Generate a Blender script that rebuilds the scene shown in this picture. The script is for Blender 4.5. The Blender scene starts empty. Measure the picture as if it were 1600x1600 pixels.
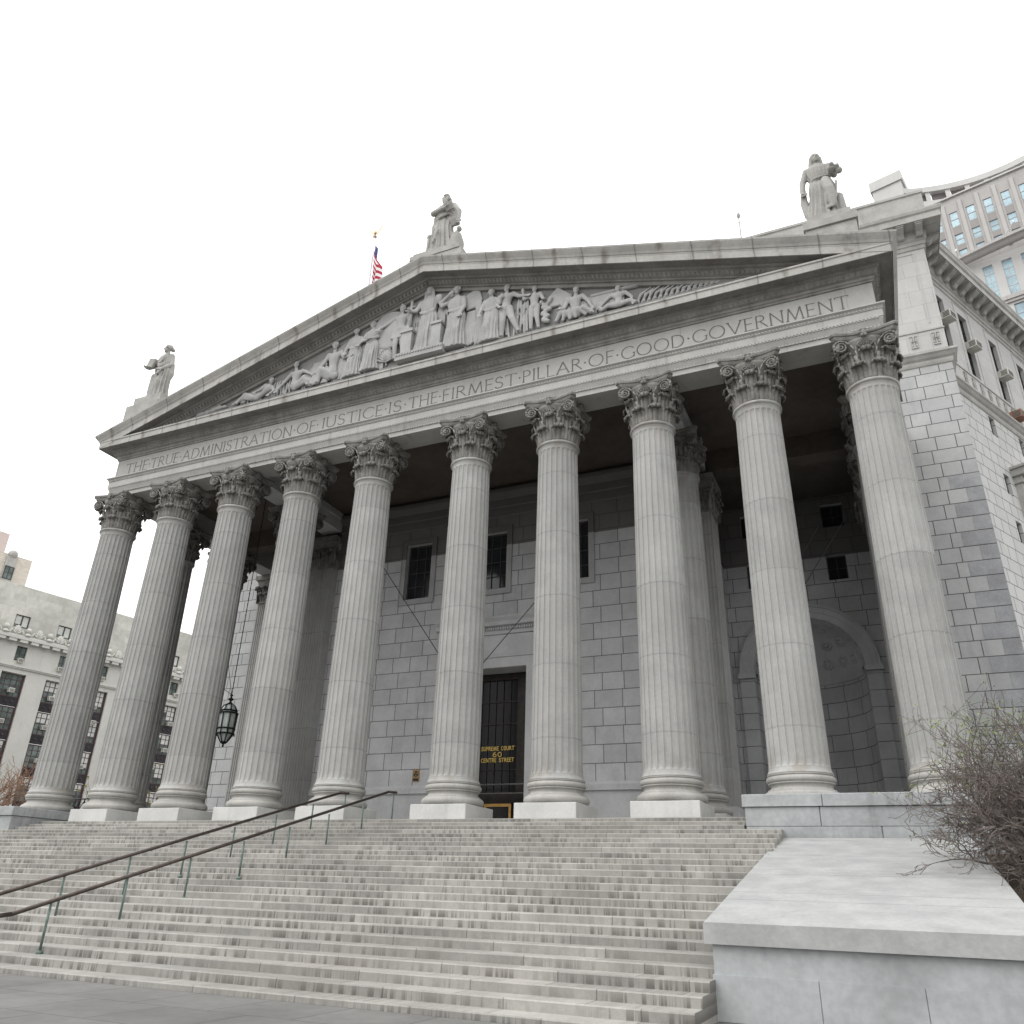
import bpy, math, random
import numpy as np
from mathutils import Vector, Matrix

C = bpy.context.scene.collection
sc = bpy.context.scene
rad = math.radians

# ------------------------------------------------------------------ camera
cam_d = bpy.data.cameras.new('camera')
cam = bpy.data.objects.new('camera', cam_d)
C.objects.link(cam)
cam.location = (16.996, -27.111, -2.667)
cam.rotation_euler = (rad(115.19), rad(-1.610), rad(24.014))
cam_d.sensor_fit = 'HORIZONTAL'
cam_d.sensor_width = 36.0
cam_d.lens = 1258.95 / 1600 * 36.0
cam_d.clip_start = 0.1
cam_d.clip_end = 5000
sc.camera = cam

# ------------------------------------------------------------------ world: overcast daylight
SUN_EL, SUN_AZ = 52.0, 215.0          # azimuth measured from +Y clockwise seen from above
world = bpy.data.worlds.new('World')
sc.world = world
world.use_nodes = True
wn = world.node_tree
wn.nodes.clear()
wo = wn.nodes.new('ShaderNodeOutputWorld')
bg = wn.nodes.new('ShaderNodeBackground')
bg.inputs['Strength'].default_value = 0.12
sky = wn.nodes.new('ShaderNodeTexSky')
sky.sky_type = 'NISHITA'
sky.sun_disc = False
sky.sun_elevation = rad(SUN_EL)
sky.sun_rotation = rad(SUN_AZ)
sky.dust_density = 6.0
sky.air_density = 1.0
hs = wn.nodes.new('ShaderNodeHueSaturation')
hs.inputs['Saturation'].default_value = 0.25
tc = wn.nodes.new('ShaderNodeTexCoord')
sx = wn.nodes.new('ShaderNodeSeparateXYZ')
mr = wn.nodes.new('ShaderNodeMapRange')
mr.inputs['From Min'].default_value = -0.05
mr.inputs['From Max'].default_value = 1.0
mr.inputs['To Min'].default_value = 8.3
mr.inputs['To Max'].default_value = 14.5
nz = wn.nodes.new('ShaderNodeTexNoise')
nz.inputs['Scale'].default_value = 2.2
nz.inputs['Detail'].default_value = 5
mulc = wn.nodes.new('ShaderNodeMapRange')
mulc.inputs['To Min'].default_value = 0.9
mulc.inputs['To Max'].default_value = 1.1
mm = wn.nodes.new('ShaderNodeMath'); mm.operation = 'MULTIPLY'
comb = wn.nodes.new('ShaderNodeCombineColor')
mixw = wn.nodes.new('ShaderNodeMix'); mixw.data_type = 'RGBA'
mixw.inputs[0].default_value = 0.86
L = wn.links.new
L(tc.outputs['Generated'], sx.inputs[0])
L(sx.outputs['Z'], mr.inputs['Value'])
L(tc.outputs['Generated'], nz.inputs['Vector'])
L(nz.outputs['Fac'], mulc.inputs['Value'])
L(mr.outputs[0], mm.inputs[0]); L(mulc.outputs[0], mm.inputs[1])
for i in range(3):
    L(mm.outputs[0], comb.inputs[i])
L(sky.outputs[0], hs.inputs['Color'])
L(hs.outputs[0], mixw.inputs[6])
L(comb.outputs[0], mixw.inputs[7])
L(mixw.outputs[2], bg.inputs['Color'])
L(bg.outputs[0], wo.inputs[0])

sun_d = bpy.data.lights.new('sun', 'SUN')
sun_d.energy = 0.7
sun_d.angle = rad(35)
sun_d.color = (1.0, 0.985, 0.965)
sun = bpy.data.objects.new('sun', sun_d)
C.objects.link(sun)
_az, _el = rad(SUN_AZ), rad(SUN_EL)
sdir = Vector((math.sin(_az) * math.cos(_el), math.cos(_az) * math.cos(_el), math.sin(_el)))
sun.rotation_euler = (-sdir).to_track_quat('-Z', 'Y').to_euler()

sc.view_settings.view_transform = 'Standard'
sc.view_settings.look = 'None'
sc.view_settings.exposure = 0.54
sc.view_settings.gamma = 1
sc.render.engine = 'CYCLES'
sc.cycles.max_bounces = 6
sc.cycles.diffuse_bounces = 4
sc.cycles.use_denoising = True

# ------------------------------------------------------------------ mesh helpers
class MB:
    """collects faces in WORLD coordinates, with optional uv and material slots"""
    def __init__(s):
        s.v = []; s.f = []; s.uv = {}; s.mi = []; s.sm = []
    def face(s, pts, uv=None, mi=0, smooth=False):
        b = len(s.v)
        s.v.extend([tuple(p) for p in pts])
        s.f.append(tuple(range(b, b + len(pts))))
        if uv is not None:
            s.uv[len(s.f) - 1] = uv
        s.mi.append(mi); s.sm.append(smooth)
    def mesh(s, vs, fs, mi=0, smooth=False):
        b = len(s.v)
        s.v.extend([tuple(p) for p in vs])
        for f in fs:
            s.f.append(tuple(i + b for i in f)); s.mi.append(mi); s.sm.append(smooth)
    def box(s, x0, x1, y0, y1, z0, z1, mi=0, M=None):
        vs = [(x0,y0,z0),(x1,y0,z0),(x1,y1,z0),(x0,y1,z0),(x0,y0,z1),(x1,y0,z1),(x1,y1,z1),(x0,y1,z1)]
        if M is not None: vs = [tuple(M @ Vector(p)) for p in vs]
        s.mesh(vs, [(3,2,1,0),(4,5,6,7),(0,1,5,4),(1,2,6,5),(2,3,7,6),(3,0,4,7)], mi)
    def bevbox(s, x0, x1, y0, y1, z0, z1, b=0.02, mi=0, M=None):
        """box with chamfered vertical and top edges"""
        def ring(d, z):
            return [(x0+d+b*(d==0),y0+d,z),(x1-d-b*(d==0),y0+d,z),(x1-d,y0+d+b*(d==0),z),(x1-d,y1-d-b*(d==0),z),
                    (x1-d-b*(d==0),y1-d,z),(x0+d+b*(d==0),y1-d,z),(x0+d,y1-d-b*(d==0),z),(x0+d,y0+d+b*(d==0),z)]
        r = [ring(0, z0), ring(0, z1-b), [(x0+b*1.5,y0+b,z1),(x1-b*1.5,y0+b,z1),(x1-b,y0+b*1.5,z1),(x1-b,y1-b*1.5,z1),(x1-b*1.5,y1-b,z1),(x0+b*1.5,y1-b,z1),(x0+b,y1-b*1.5,z1),(x0+b,y0+b*1.5,z1)]]
        s.loft(r, closed=True, cap=True, mi=mi, M=M)
    def loft(s, rings, closed=True, cap=False, mi=0, smooth=False, M=None):
        n = len(rings[0]); vs = []
        for r in rings: vs.extend(r)
        if M is not None: vs = [tuple(M @ Vector(p)) for p in vs]
        fs = []
        for i in range(len(rings) - 1):
            for j in range(n if closed else n - 1):
                a = i*n + j; b = i*n + (j+1) % n
                fs.append((a, b, b + n, a + n))
        if cap:
            fs.append(tuple(range(n-1, -1, -1)))
            fs.append(tuple((len(rings)-1)*n + k for k in range(n)))
        s.mesh(vs, fs, mi, smooth)
    def lathe(s, prof, cx, cy, n=32, mi=0, smooth=True, cap=True, z0=0.0):
        rings = [[(cx + r*math.cos(2*math.pi*k/n), cy + r*math.sin(2*math.pi*k/n), z0 + z) for k in range(n)] for r, z in prof]
        s.loft(rings, True, cap, mi, smooth)
    def tube(s, p0, p1, r0, r1=None, n=8, mi=0, smooth=True, cap=True):
        if r1 is None: r1 = r0
        p0 = Vector(p0); p1 = Vector(p1)
        d = (p1 - p0)
        if d.length < 1e-6: return
        d.normalize()
        a = d.orthogonal().normalized(); b = d.cross(a)
        rs = []
        for p, r in ((p0, r0), (p1, r1)):
            rs.append([tuple(p + a*(r*math.cos(2*math.pi*k/n)) + b*(r*math.sin(2*math.pi*k/n))) for k in range(n)])
        s.loft(rs, True, cap, mi, smooth)
    def path(s, pts, r, n=8, mi=0, smooth=True):
        for i in range(len(pts) - 1): s.tube(pts[i], pts[i+1], r, r, n, mi, smooth)
        for p in pts[1:-1]: s.ball(p, r*1.0, r*1.0, r*1.0, 6, 4, mi)
    def ball(s, c, rx, ry, rz, nu=12, nv=8, mi=0, M=None, smooth=True):
        rings = []
        for i in range(1, nv):
            t = math.pi * i / nv
            rings.append([(rx*math.sin(t)*math.cos(2*math.pi*k/nu), ry*math.sin(t)*math.sin(2*math.pi*k/nu), -rz*math.cos(t)) for k in range(nu)])
        vs = [(0,0,-rz)]
        for r in rings: vs += r
        vs.append((0,0,rz))
        c = Vector(c)
        if M is not None: vs = [tuple(M.to_3x3() @ Vector(p) + c) for p in vs]
        else: vs = [tuple(Vector(p) + c) for p in vs]
        fs = []
        for k in range(nu):
            fs.append((0, 1 + (k+1) % nu, 1 + k))
        for i in range(nv - 2):
            for k in range(nu):
                a = 1 + i*nu + k; b = 1 + i*nu + (k+1) % nu
                fs.append((a, b, b + nu, a + nu))
        o = 1 + (nv-2)*nu; e = len(vs) - 1
        for k in range(nu):
            fs.append((o + k, o + (k+1) % nu, e))
        s.mesh(vs, fs, mi, smooth)
    def prism(s, poly, y0, y1, mi=0):
        """poly: list of (x,z) CCW seen from -y; extruded y0..y1"""
        n = len(poly)
        vs = [(x, y0, z) for x, z in poly] + [(x, y1, z) for x, z in poly]
        fs = [tuple(range(n)), tuple(range(2*n-1, n-1, -1))]
        for i in range(n):
            j = (i+1) % n
            fs.append((i, i+n, j+n, j))
        s.mesh(vs, fs, mi)

PIV = {}
def link(name, mb, mats, parent=None, pivot=None, autosmooth=None):
    me = bpy.data.meshes.new(name)
    if pivot is None:
        a = np.array(mb.v); lo = a.min(0); hi = a.max(0)
        pivot = ((lo[0]+hi[0])/2, (lo[1]+hi[1])/2, lo[2])
    pv = Vector(pivot)
    me.from_pydata([(x-pv[0], y-pv[1], z-pv[2]) for x, y, z in mb.v], [], mb.f)
    me.polygons.foreach_set('material_index', mb.mi)
    me.polygons.foreach_set('use_smooth', mb.sm)
    uvl = me.uv_layers.new(name='uv')
    data = np.zeros((len(me.loops), 2), dtype=np.float32)
    V = mb.v
    li = 0
    for fi, f in enumerate(mb.f):
        u = mb.uv.get(fi)
        if u is None:
            p = [V[i] for i in f]
            a = p[0]; b = p[1]; c = p[2]
            n = ((b[1]-a[1])*(c[2]-a[2])-(b[2]-a[2])*(c[1]-a[1]), (b[2]-a[2])*(c[0]-a[0])-(b[0]-a[0])*(c[2]-a[2]), (b[0]-a[0])*(c[1]-a[1])-(b[1]-a[1])*(c[0]-a[0]))
            h = math.hypot(n[0], n[1])
            if h <= abs(n[2]) * 0.9 or h == 0:
                for q in p:
                    data[li] = (q[0], q[1]); li += 1
            else:
                tx, ty = -n[1]/h, n[0]/h
                for q in p:
                    data[li] = (q[0]*tx + q[1]*ty, q[2]); li += 1
        else:
            for q in u:
                data[li] = q; li += 1
    uvl.data.foreach_set('uv', data.ravel())
    if not isinstance(mats, (list, tuple)): mats = [mats]
    for m in mats: me.materials.append(m)
    o = bpy.data.objects.new(name, me)
    C.objects.link(o)
    PIV[o] = pv
    if parent is not None:
        o.parent = parent
        o.location = pv - PIV[parent]
    else:
        o.location = pv
    return o
def empty(name, loc, parent=None):
    o = bpy.data.objects.new(name, None)
    o.empty_display_size = 0.3
    C.objects.link(o)
    PIV[o] = Vector(loc)
    o.location = Vector(loc) - (PIV[parent] if parent else Vector((0,0,0)))
    if parent: o.parent = parent
    return o
def tag(o, label, cat, group=None):
    o['label'] = label; o['category'] = cat
    if group: o['group'] = group
    return o
def struct(name, mb, mats, label=None):
    o = link(name, mb, mats)
    o['kind'] = 'structure'
    return o
def copy_tree(o, parent, loc=None, rotz=None, scale=None):
    c = o.copy(); C.objects.link(c); c.parent = parent
    if loc is not None: c.location = loc
    if rotz is not None: c.rotation_euler = (0, 0, rotz)
    if scale is not None: c.scale = scale
    for ch in [k for k in C.objects if k.parent is o]:
        copy_tree(ch, c)
    return c

# ------------------------------------------------------------------ materials
def mat(name, col, rough=0.8, metal=0.0, spec=0.3, noise=0.0, nscale=3.0, streak=0.0, stcol=None, bump=0.0, bscale=20.0, coord='Object',
        brick=None, joints=None, extra=None):
    """procedural material.  noise: amplitude of tonal mottling; streak: vertical water stains; brick: dict for coursed masonry on uv;
    joints: (axis, period, width, strength) thin joint lines"""
    m = bpy.data.materials.new(name)
    m.use_nodes = True
    nt = m.node_tree; N = nt.nodes; K = nt.links.new
    bs = N['Principled BSDF']
    bs.inputs['Roughness'].default_value = rough
    bs.inputs['Metallic'].default_value = metal
    bs.inputs['Specular IOR Level'].default_value = spec
    t = N.new('ShaderNodeTexCoord')
    geo = N.new('ShaderNodeNewGeometry')
    vec = geo.outputs['Position'] if coord == 'World' else t.outputs[coord]
    rgb = N.new('ShaderNodeRGB'); rgb.outputs[0].default_value = (*col, 1)
    cur = rgb.outputs[0]
    hgt = None
    def mixc(fac, a, b, blend='MIX'):
        x = N.new('ShaderNodeMix'); x.data_type = 'RGBA'; x.blend_type = blend
        if isinstance(fac, float): x.inputs[0].default_value = fac
        else: K(fac, x.inputs[0])
        for i, c in ((6, a), (7, b)):
            if isinstance(c, tuple): x.inputs[i].default_value = (*c, 1)
            else: K(c, x.inputs[i])
        return x.outputs[2]
    def nse(scale, detail=4, sv=None, rough=0.55):
        n = N.new('ShaderNodeTexNoise'); n.inputs['Scale'].default_value = scale; n.inputs['Detail'].default_value = detail
        n.inputs['Roughness'].default_value = rough
        v = vec
        if sv:
            mp = N.new('ShaderNodeMapping'); mp.inputs['Scale'].default_value = sv; K(v, mp.inputs[0]); v = mp.outputs[0]
        K(v, n.inputs['Vector'])
        return n.outputs['Fac']
    def ramp(v, a, b, lo=0.0, hi=1.0):
        r = N.new('ShaderNodeMapRange'); r.interpolation_type = 'SMOOTHSTEP'
        r.inputs['From Min'].default_value = a; r.inputs['From Max'].default_value = b
        r.inputs['To Min'].default_value = lo; r.inputs['To Max'].default_value = hi
        K(v, r.inputs['Value']); return r.outputs[0]
    def grey(v):
        c = N.new('ShaderNodeCombineColor')
        for i in range(3): K(v, c.inputs[i])
        return c.outputs[0]
    if brick:
        b = N.new('ShaderNodeTexBrick')
        b.offset = brick.get('offset', 0.5); b.offset_frequency = brick.get('freq', 2)
        b.squash = brick.get('squash', 1.0); b.squash_frequency = brick.get('sfreq', 2)
        b.inputs['Scale'].default_value = 1.0
        b.inputs['Brick Width'].default_value = brick['w']
        b.inputs['Row Height'].default_value = brick['h']
        b.inputs['Mortar Size'].default_value = brick.get('m', 0.02)
        b.inputs['Mortar Smooth'].default_value = brick.get('ms', 0.3)
        b.inputs['Bias'].default_value = brick.get('bias', 0.0)
        v = brick.get('var', 0.2)
        b.inputs['Color1'].default_value = tuple(c*(1+v*0.4) for c in col) + (1,)
        b.inputs['Color2'].default_value = tuple(c*(1-v) for c in brick.get('col2', col)) + (1,)
        b.inputs['Mortar'].default_value = tuple(c*brick.get('mort', 0.35) for c in col) + (1,)
        mp = N.new('ShaderNodeMapping'); mp.inputs['Location'].default_value = (brick.get('ox', 0), brick.get('oy', 0), 0)
        K(t.outputs['UV'], mp.inputs[0]); K(mp.outputs[0], b.inputs['Vector'])
        cur = b.outputs['Color']
        inv = N.new('ShaderNodeMath'); inv.operation = 'SUBTRACT'; inv.inputs[0].default_value = 1.0; K(b.outputs['Fac'], inv.inputs[1])
        hgt = inv.outputs[0]
    if noise:
        f = ramp(nse(nscale), 0.28, 0.72, 1-noise, 1+noise*0.7)
        cur = mixc(1.0, cur, grey(f), 'MULTIPLY')
        f2 = ramp(nse(nscale*9, 3), 0.3, 0.7, 1-noise*0.45, 1+noise*0.3)
        cur = mixc(1.0, cur, grey(f2), 'MULTIPLY')
    if streak:
        s1 = nse(2.6, 5, (1.0, 1.0, 0.09), 0.6)
        s2 = nse(0.5, 3)
        mu = N.new('ShaderNodeMath'); mu.operation = 'MULTIPLY'
        K(ramp(s1, 0.52, 0.7), mu.inputs[0]); K(ramp(s2, 0.35, 0.65), mu.inputs[1])
        mu2 = N.new('ShaderNodeMath'); mu2.operation = 'MULTIPLY'; mu2.inputs[1].default_value = streak; K(mu.outputs[0], mu2.inputs[0])
        cur = mixc(mu2.outputs[0], cur, stcol or tuple(c*0.38 for c in col))
    if joints:
        for axis, period, width, strength, off in joints:
            sp = N.new('ShaderNodeSeparateXYZ'); K(vec, sp.inputs[0])
            base = sp.outputs[axis]
            a0 = N.new('ShaderNodeMath'); a0.operation = 'ADD'; a0.inputs[1].default_value = off; K(base, a0.inputs[0])
            # slightly wandering joint
            wob = N.new('ShaderNodeMath'); wob.operation = 'MULTIPLY_ADD'; K(nse(3.0, 2), wob.inputs[0]); wob.inputs[1].default_value = width*1.5; K(a0.outputs[0], wob.inputs[2])
            dv = N.new('ShaderNodeMath'); dv.operation = 'DIVIDE'; dv.inputs[1].default_value = period; K(wob.outputs[0], dv.inputs[0])
            fr = N.new('ShaderNodeMath'); fr.operation = 'FRACT'; K(dv.outputs[0], fr.inputs[0])
            sb = N.new('ShaderNodeMath'); sb.operation = 'SUBTRACT'; sb.inputs[1].default_value = 0.5; K(fr.outputs[0], sb.inputs[0])
            ab = N.new('ShaderNodeMath'); ab.operation = 'ABSOLUTE'; K(sb.outputs[0], ab.inputs[0])
            f = ramp(ab.outputs[0], 0.5 - width/period, 0.5 - 0.25*width/period, 0.0, strength)
            cur = mixc(f, cur, tuple(c*0.3 for c in col))
    if extra:
        cur = extra(N, K, t, geo, cur, mixc, nse, ramp, grey)
    K(cur, bs.inputs['Base Color'])
    if bump or (brick and brick.get('bump', 0.4)):
        bn = N.new('ShaderNodeBump'); bn.inputs['Strength'].default_value = bump if bump else brick.get('bump', 0.4); bn.inputs['Distance'].default_value = 0.03
        if hgt is not None and not bump: K(hgt, bn.inputs['Height'])
        else: K(nse(bscale, 6), bn.inputs['Height'])
        K(bn.outputs[0], bs.inputs['Normal'])
    return m

G = (0.352, 0.351, 0.341)
def hollow_dark(N, K, t, geo, cur, mixc, nse, ramp, grey):
    # darker tone in the hollows of carving
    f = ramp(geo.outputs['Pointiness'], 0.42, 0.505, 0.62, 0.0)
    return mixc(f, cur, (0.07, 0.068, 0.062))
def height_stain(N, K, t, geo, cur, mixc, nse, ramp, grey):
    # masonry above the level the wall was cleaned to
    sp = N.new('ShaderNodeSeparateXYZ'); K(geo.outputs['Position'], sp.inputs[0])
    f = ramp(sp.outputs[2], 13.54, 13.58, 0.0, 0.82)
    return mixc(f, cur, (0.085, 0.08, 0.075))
def joint_stain(N, K, t, geo, cur, mixc, nse, ramp, grey):
    # rusty run-off staining gathered round the cornice block joints
    sp = N.new('ShaderNodeSeparateXYZ'); K(geo.outputs['Position'], sp.inputs[0])
    ad = N.new('ShaderNodeMath'); ad.operation = 'MULTIPLY_ADD'; K(nse(2.0, 4), ad.inputs[0]); ad.inputs[1].default_value = 0.5; K(sp.outputs[0], ad.inputs[2])
    dv = N.new('ShaderNodeMath'); dv.operation = 'DIVIDE'; dv.inputs[1].default_value = 2.35; K(ad.outputs[0], dv.inputs[0])
    fr = N.new('ShaderNodeMath'); fr.operation = 'FRACT'; K(dv.outputs[0], fr.inputs[0])
    sb = N.new('ShaderNodeMath'); sb.operation = 'SUBTRACT'; sb.inputs[1].default_value = 0.5; K(fr.outputs[0], sb.inputs[0])
    ab = N.new('ShaderNodeMath'); ab.operation = 'ABSOLUTE'; K(sb.outputs[0], ab.inputs[0])
    f1 = ramp(ab.outputs[0], 0.40, 0.5, 0.0, 0.75)
    f2 = ramp(nse(1.6, 5), 0.38, 0.62)
    mu = N.new('ShaderNodeMath'); mu.operation = 'MULTIPLY'; K(f1, mu.inputs[0]); K(f2, mu.inputs[1])
    return mixc(mu.outputs[0], cur, (0.13, 0.11, 0.095))
def riser_stain(N, K, t, geo, cur, mixc, nse, ramp, grey):
    # every riser carries short dark damp dashes of its own; treads are only lightly soiled
    sp = N.new('ShaderNodeSeparateXYZ'); K(geo.outputs['Position'], sp.inputs[0])
    dv = N.new('ShaderNodeMath'); dv.operation = 'MULTIPLY_ADD'; K(sp.outputs[2], dv.inputs[0]); dv.inputs[1].default_value = 1/0.15; dv.inputs[2].default_value = 100.01 + 0.5/0.15
    fl = N.new('ShaderNodeMath'); fl.operation = 'FLOOR'; K(dv.outputs[0], fl.inputs[0])
    fr = N.new('ShaderNodeMath'); fr.operation = 'FRACT'; K(dv.outputs[0], fr.inputs[0])
    cb = N.new('ShaderNodeCombineXYZ'); K(sp.outputs[0], cb.inputs[0])
    m7 = N.new('ShaderNodeMath'); m7.operation = 'MULTIPLY'; m7.inputs[1].default_value = 7.31; K(fl.outputs[0], m7.inputs[0])
    K(m7.outputs[0], cb.inputs[1])
    def n1(sx, detail, rough):
        mp = N.new('ShaderNodeMapping'); mp.inputs['Scale'].default_value = (sx, 1.0, 1.0); K(cb.outputs[0], mp.inputs[0])
        n = N.new('ShaderNodeTexNoise'); n.noise_dimensions = '2D'; n.inputs['Scale'].default_value = 1.0; n.inputs['Detail'].default_value = detail; n.inputs['Roughness'].default_value = rough
        K(mp.outputs[0], n.inputs['Vector']); return n.outputs['Fac']
    a = ramp(n1(7.0, 4, 0.65), 0.46, 0.58)
    b = ramp(n1(0.45, 3, 0.5), 0.33, 0.62, 0.12, 0.85)
    c = ramp(fr.outputs[0], 0.1, 0.95, 1.0, 0.45)
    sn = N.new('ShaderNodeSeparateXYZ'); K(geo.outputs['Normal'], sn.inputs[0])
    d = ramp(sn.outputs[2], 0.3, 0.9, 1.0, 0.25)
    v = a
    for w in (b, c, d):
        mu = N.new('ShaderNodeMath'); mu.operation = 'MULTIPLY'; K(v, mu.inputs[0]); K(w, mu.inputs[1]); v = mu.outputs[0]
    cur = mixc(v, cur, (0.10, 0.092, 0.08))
    big = ramp(nse(0.16, 4), 0.42, 0.62, 0.0, 0.35)
    cur = mixc(big, cur, (0.20, 0.19, 0.17))
    # butt joints between the step stones, staggered from one step to the next, and a tint of its own for every stone
    jx = N.new('ShaderNodeMath'); jx.operation = 'MULTIPLY_ADD'; K(fl.outputs[0], jx.inputs[0]); jx.inputs[1].default_value = 0.83; K(sp.outputs[0], jx.inputs[2])
    jd = N.new('ShaderNodeMath'); jd.operation = 'DIVIDE'; K(jx.outputs[0], jd.inputs[0]); jd.inputs[1].default_value = 2.1
    jf = N.new('ShaderNodeMath'); jf.operation = 'FRACT'; K(jd.outputs[0], jf.inputs[0])
    ji = N.new('ShaderNodeMath'); ji.operation = 'FLOOR'; K(jd.outputs[0], ji.inputs[0])
    cv = N.new('ShaderNodeCombineXYZ'); K(ji.outputs[0], cv.inputs[0]); K(fl.outputs[0], cv.inputs[1])
    wn_ = N.new('ShaderNodeTexWhiteNoise'); wn_.noise_dimensions = '2D'; K(cv.outputs[0], wn_.inputs['Vector'])
    cur = mixc(1.0, cur, grey(ramp(wn_.outputs['Value'], 0.0, 1.0, 0.86, 1.1)), 'MULTIPLY')
    return mixc(ramp(jf.outputs[0], 0.0, 0.014, 0.75, 0.0), cur, (0.06, 0.055, 0.05))
def base_stain(N, K, t, geo, cur, mixc, nse, ramp, grey):
    # brownish lichen near the foot and the neck of the shafts
    sp = N.new('ShaderNodeSeparateXYZ'); K(geo.outputs['Position'], sp.inputs[0])
    oi = N.new('ShaderNodeObjectInfo')
    dz = N.new('ShaderNodeMath'); dz.operation = 'MULTIPLY_ADD'; K(sp.outputs[2], dz.inputs[0]); dz.inputs[1].default_value = 1/2.58; dz.inputs[2].default_value = 0.41/2.58
    df = N.new('ShaderNodeMath'); df.operation = 'FLOOR'; K(dz.outputs[0], df.inputs[0])
    cv = N.new('ShaderNodeCombineXYZ'); K(df.outputs[0], cv.inputs[0]); K(oi.outputs['Random'], cv.inputs[1])
    wn_ = N.new('ShaderNodeTexWhiteNoise'); wn_.noise_dimensions = '2D'; K(cv.outputs[0], wn_.inputs['Vector'])
    cur = mixc(1.0, cur, grey(ramp(wn_.outputs['Value'], 0.0, 1.0, 0.93, 1.06)), 'MULTIPLY')
    pt = ramp(nse(0.55, 5), 0.5, 0.68, 0.0, 0.28)
    cur = mixc(pt, cur, (0.235, 0.228, 0.21))
    f = ramp(sp.outputs[2], 0.4, 1.9, 0.55, 0.0)
    g = ramp(nse(1.7, 5), 0.45, 0.66)
    mu = N.new('ShaderNodeMath'); mu.operation = 'MULTIPLY'; K(f, mu.inputs[0]); K(g, mu.inputs[1])
    cur = mixc(mu.outputs[0], cur, (0.21, 0.18, 0.13))
    f = ramp(sp.outputs[2], 12.9, 13.9, 0.0, 0.5)
    g = ramp(nse(2.3, 5), 0.42, 0.62)
    mu = N.new('ShaderNodeMath'); mu.operation = 'MULTIPLY'; K(f, mu.inputs[0]); K(g, mu.inputs[1])
    return mixc(mu.outputs[0], cur, (0.20, 0.175, 0.145))

M = {}
M['column'] = mat('granite_shaft', G, noise=0.10, nscale=1.1, streak=0.28, bump=0.05, bscale=60, coord='World',
                  joints=[(2, 2.58, 0.04, 0.26, -0.88+1.29)], extra=base_stain)
M['base'] = mat('granite_base', (0.345, 0.337, 0.315), noise=0.14, nscale=1.5, streak=0.2, coord='World')
M['plinth'] = mat('pale_plinth_stone', (0.50, 0.50, 0.485), noise=0.09, nscale=1.2, streak=0.2, coord='World')
M['capital'] = mat('sooty_carved_granite', (0.205, 0.198, 0.183), noise=0.3, nscale=3.0, coord='World', extra=hollow_dark)
M['entab'] = mat('weathered_entablature', (0.375, 0.371, 0.352), noise=0.10, nscale=0.8, streak=0.45, coord='World')
M['frieze'] = mat('frieze_stone', (0.37, 0.366, 0.348), noise=0.08, nscale=0.7, streak=0.16, coord='World', joints=[(0, 3.1, 0.03, 0.25, 0.4)])
M['cornice'] = mat('stained_cornice', (0.37, 0.362, 0.34), noise=0.14, nscale=0.9, streak=0.6, coord='World',
                   joints=[(0, 2.35, 0.05, 0.6, 1.2)], extra=joint_stain)
M['bedmould'] = mat('shaded_bed_mould', (0.235, 0.23, 0.215), noise=0.2, nscale=1.6, streak=0.4, coord='World', extra=hollow_dark)  # dark staining and the shade under the overhang, both in the colour
M['letter'] = mat('letter_cut_shade', (0.135, 0.13, 0.122), noise=0.15, nscale=2.0, coord='World')  # shading of cut letters put into a flat dark colour
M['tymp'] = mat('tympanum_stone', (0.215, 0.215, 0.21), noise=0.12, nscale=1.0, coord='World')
M['relief'] = mat('carved_relief_stone', (0.345, 0.345, 0.34), noise=0.12, nscale=1.2, coord='World', extra=hollow_dark)
M['statue'] = mat('statue_stone', (0.335, 0.33, 0.31), noise=0.16, nscale=1.6, streak=0.35, coord='World', extra=hollow_dark)
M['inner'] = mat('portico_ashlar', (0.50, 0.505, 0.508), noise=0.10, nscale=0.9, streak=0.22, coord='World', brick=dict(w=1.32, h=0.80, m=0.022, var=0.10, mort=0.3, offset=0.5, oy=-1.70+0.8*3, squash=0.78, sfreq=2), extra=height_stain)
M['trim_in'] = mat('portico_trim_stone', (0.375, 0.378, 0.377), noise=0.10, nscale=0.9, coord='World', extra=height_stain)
M['soffit'] = mat('shaded_soffit', (0.20, 0.194, 0.182), noise=0.22, nscale=0.8, streak=0.3, coord='World')  # darker than the cornice: staining and underside shade share this colour
M['smooth'] = mat('smooth_stone', (0.49, 0.495, 0.497), noise=0.10, nscale=0.9, streak=0.15, coord='World')
M['wing'] = mat('wing_ashlar', (0.415, 0.42, 0.412), noise=0.09, nscale=0.8, streak=0.2, coord='World', brick=dict(w=1.42, h=0.745, m=0.024, var=0.07, col2=(0.40, 0.405, 0.405), mort=0.25, offset=0.5, squash=0.62, sfreq=2, oy=0.22))
M['quoin'] = mat('grey_quoin_stone', (0.315, 0.32, 0.328), noise=0.16, nscale=1.2, coord='World')
M['wingup'] = mat('wing_smooth_ashlar', (0.45, 0.447, 0.437), noise=0.06, nscale=0.7, streak=0.12, coord='World', brick=dict(w=1.15, h=0.98, m=0.010, var=0.05, mort=0.6, bump=0.15))
M['side'] = mat('lit_side_ashlar', (0.49, 0.49, 0.48), noise=0.05, nscale=0.8, coord='World', brick=dict(w=1.42, h=0.745, m=0.026, var=0.07, mort=0.28, squash=0.62, sfreq=2, oy=0.22))  # same ashlar as the wing, with the brighter side light put into its colour
M['wtrim'] = mat('wing_trim', (0.37, 0.365, 0.345), noise=0.14, nscale=1.1, streak=0.4, coord='World')
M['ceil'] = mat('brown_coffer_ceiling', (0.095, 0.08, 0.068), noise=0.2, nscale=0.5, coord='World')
M['floor'] = mat('portico_paving', (0.42, 0.415, 0.40), noise=0.15, nscale=1.0, coord='World')
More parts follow.
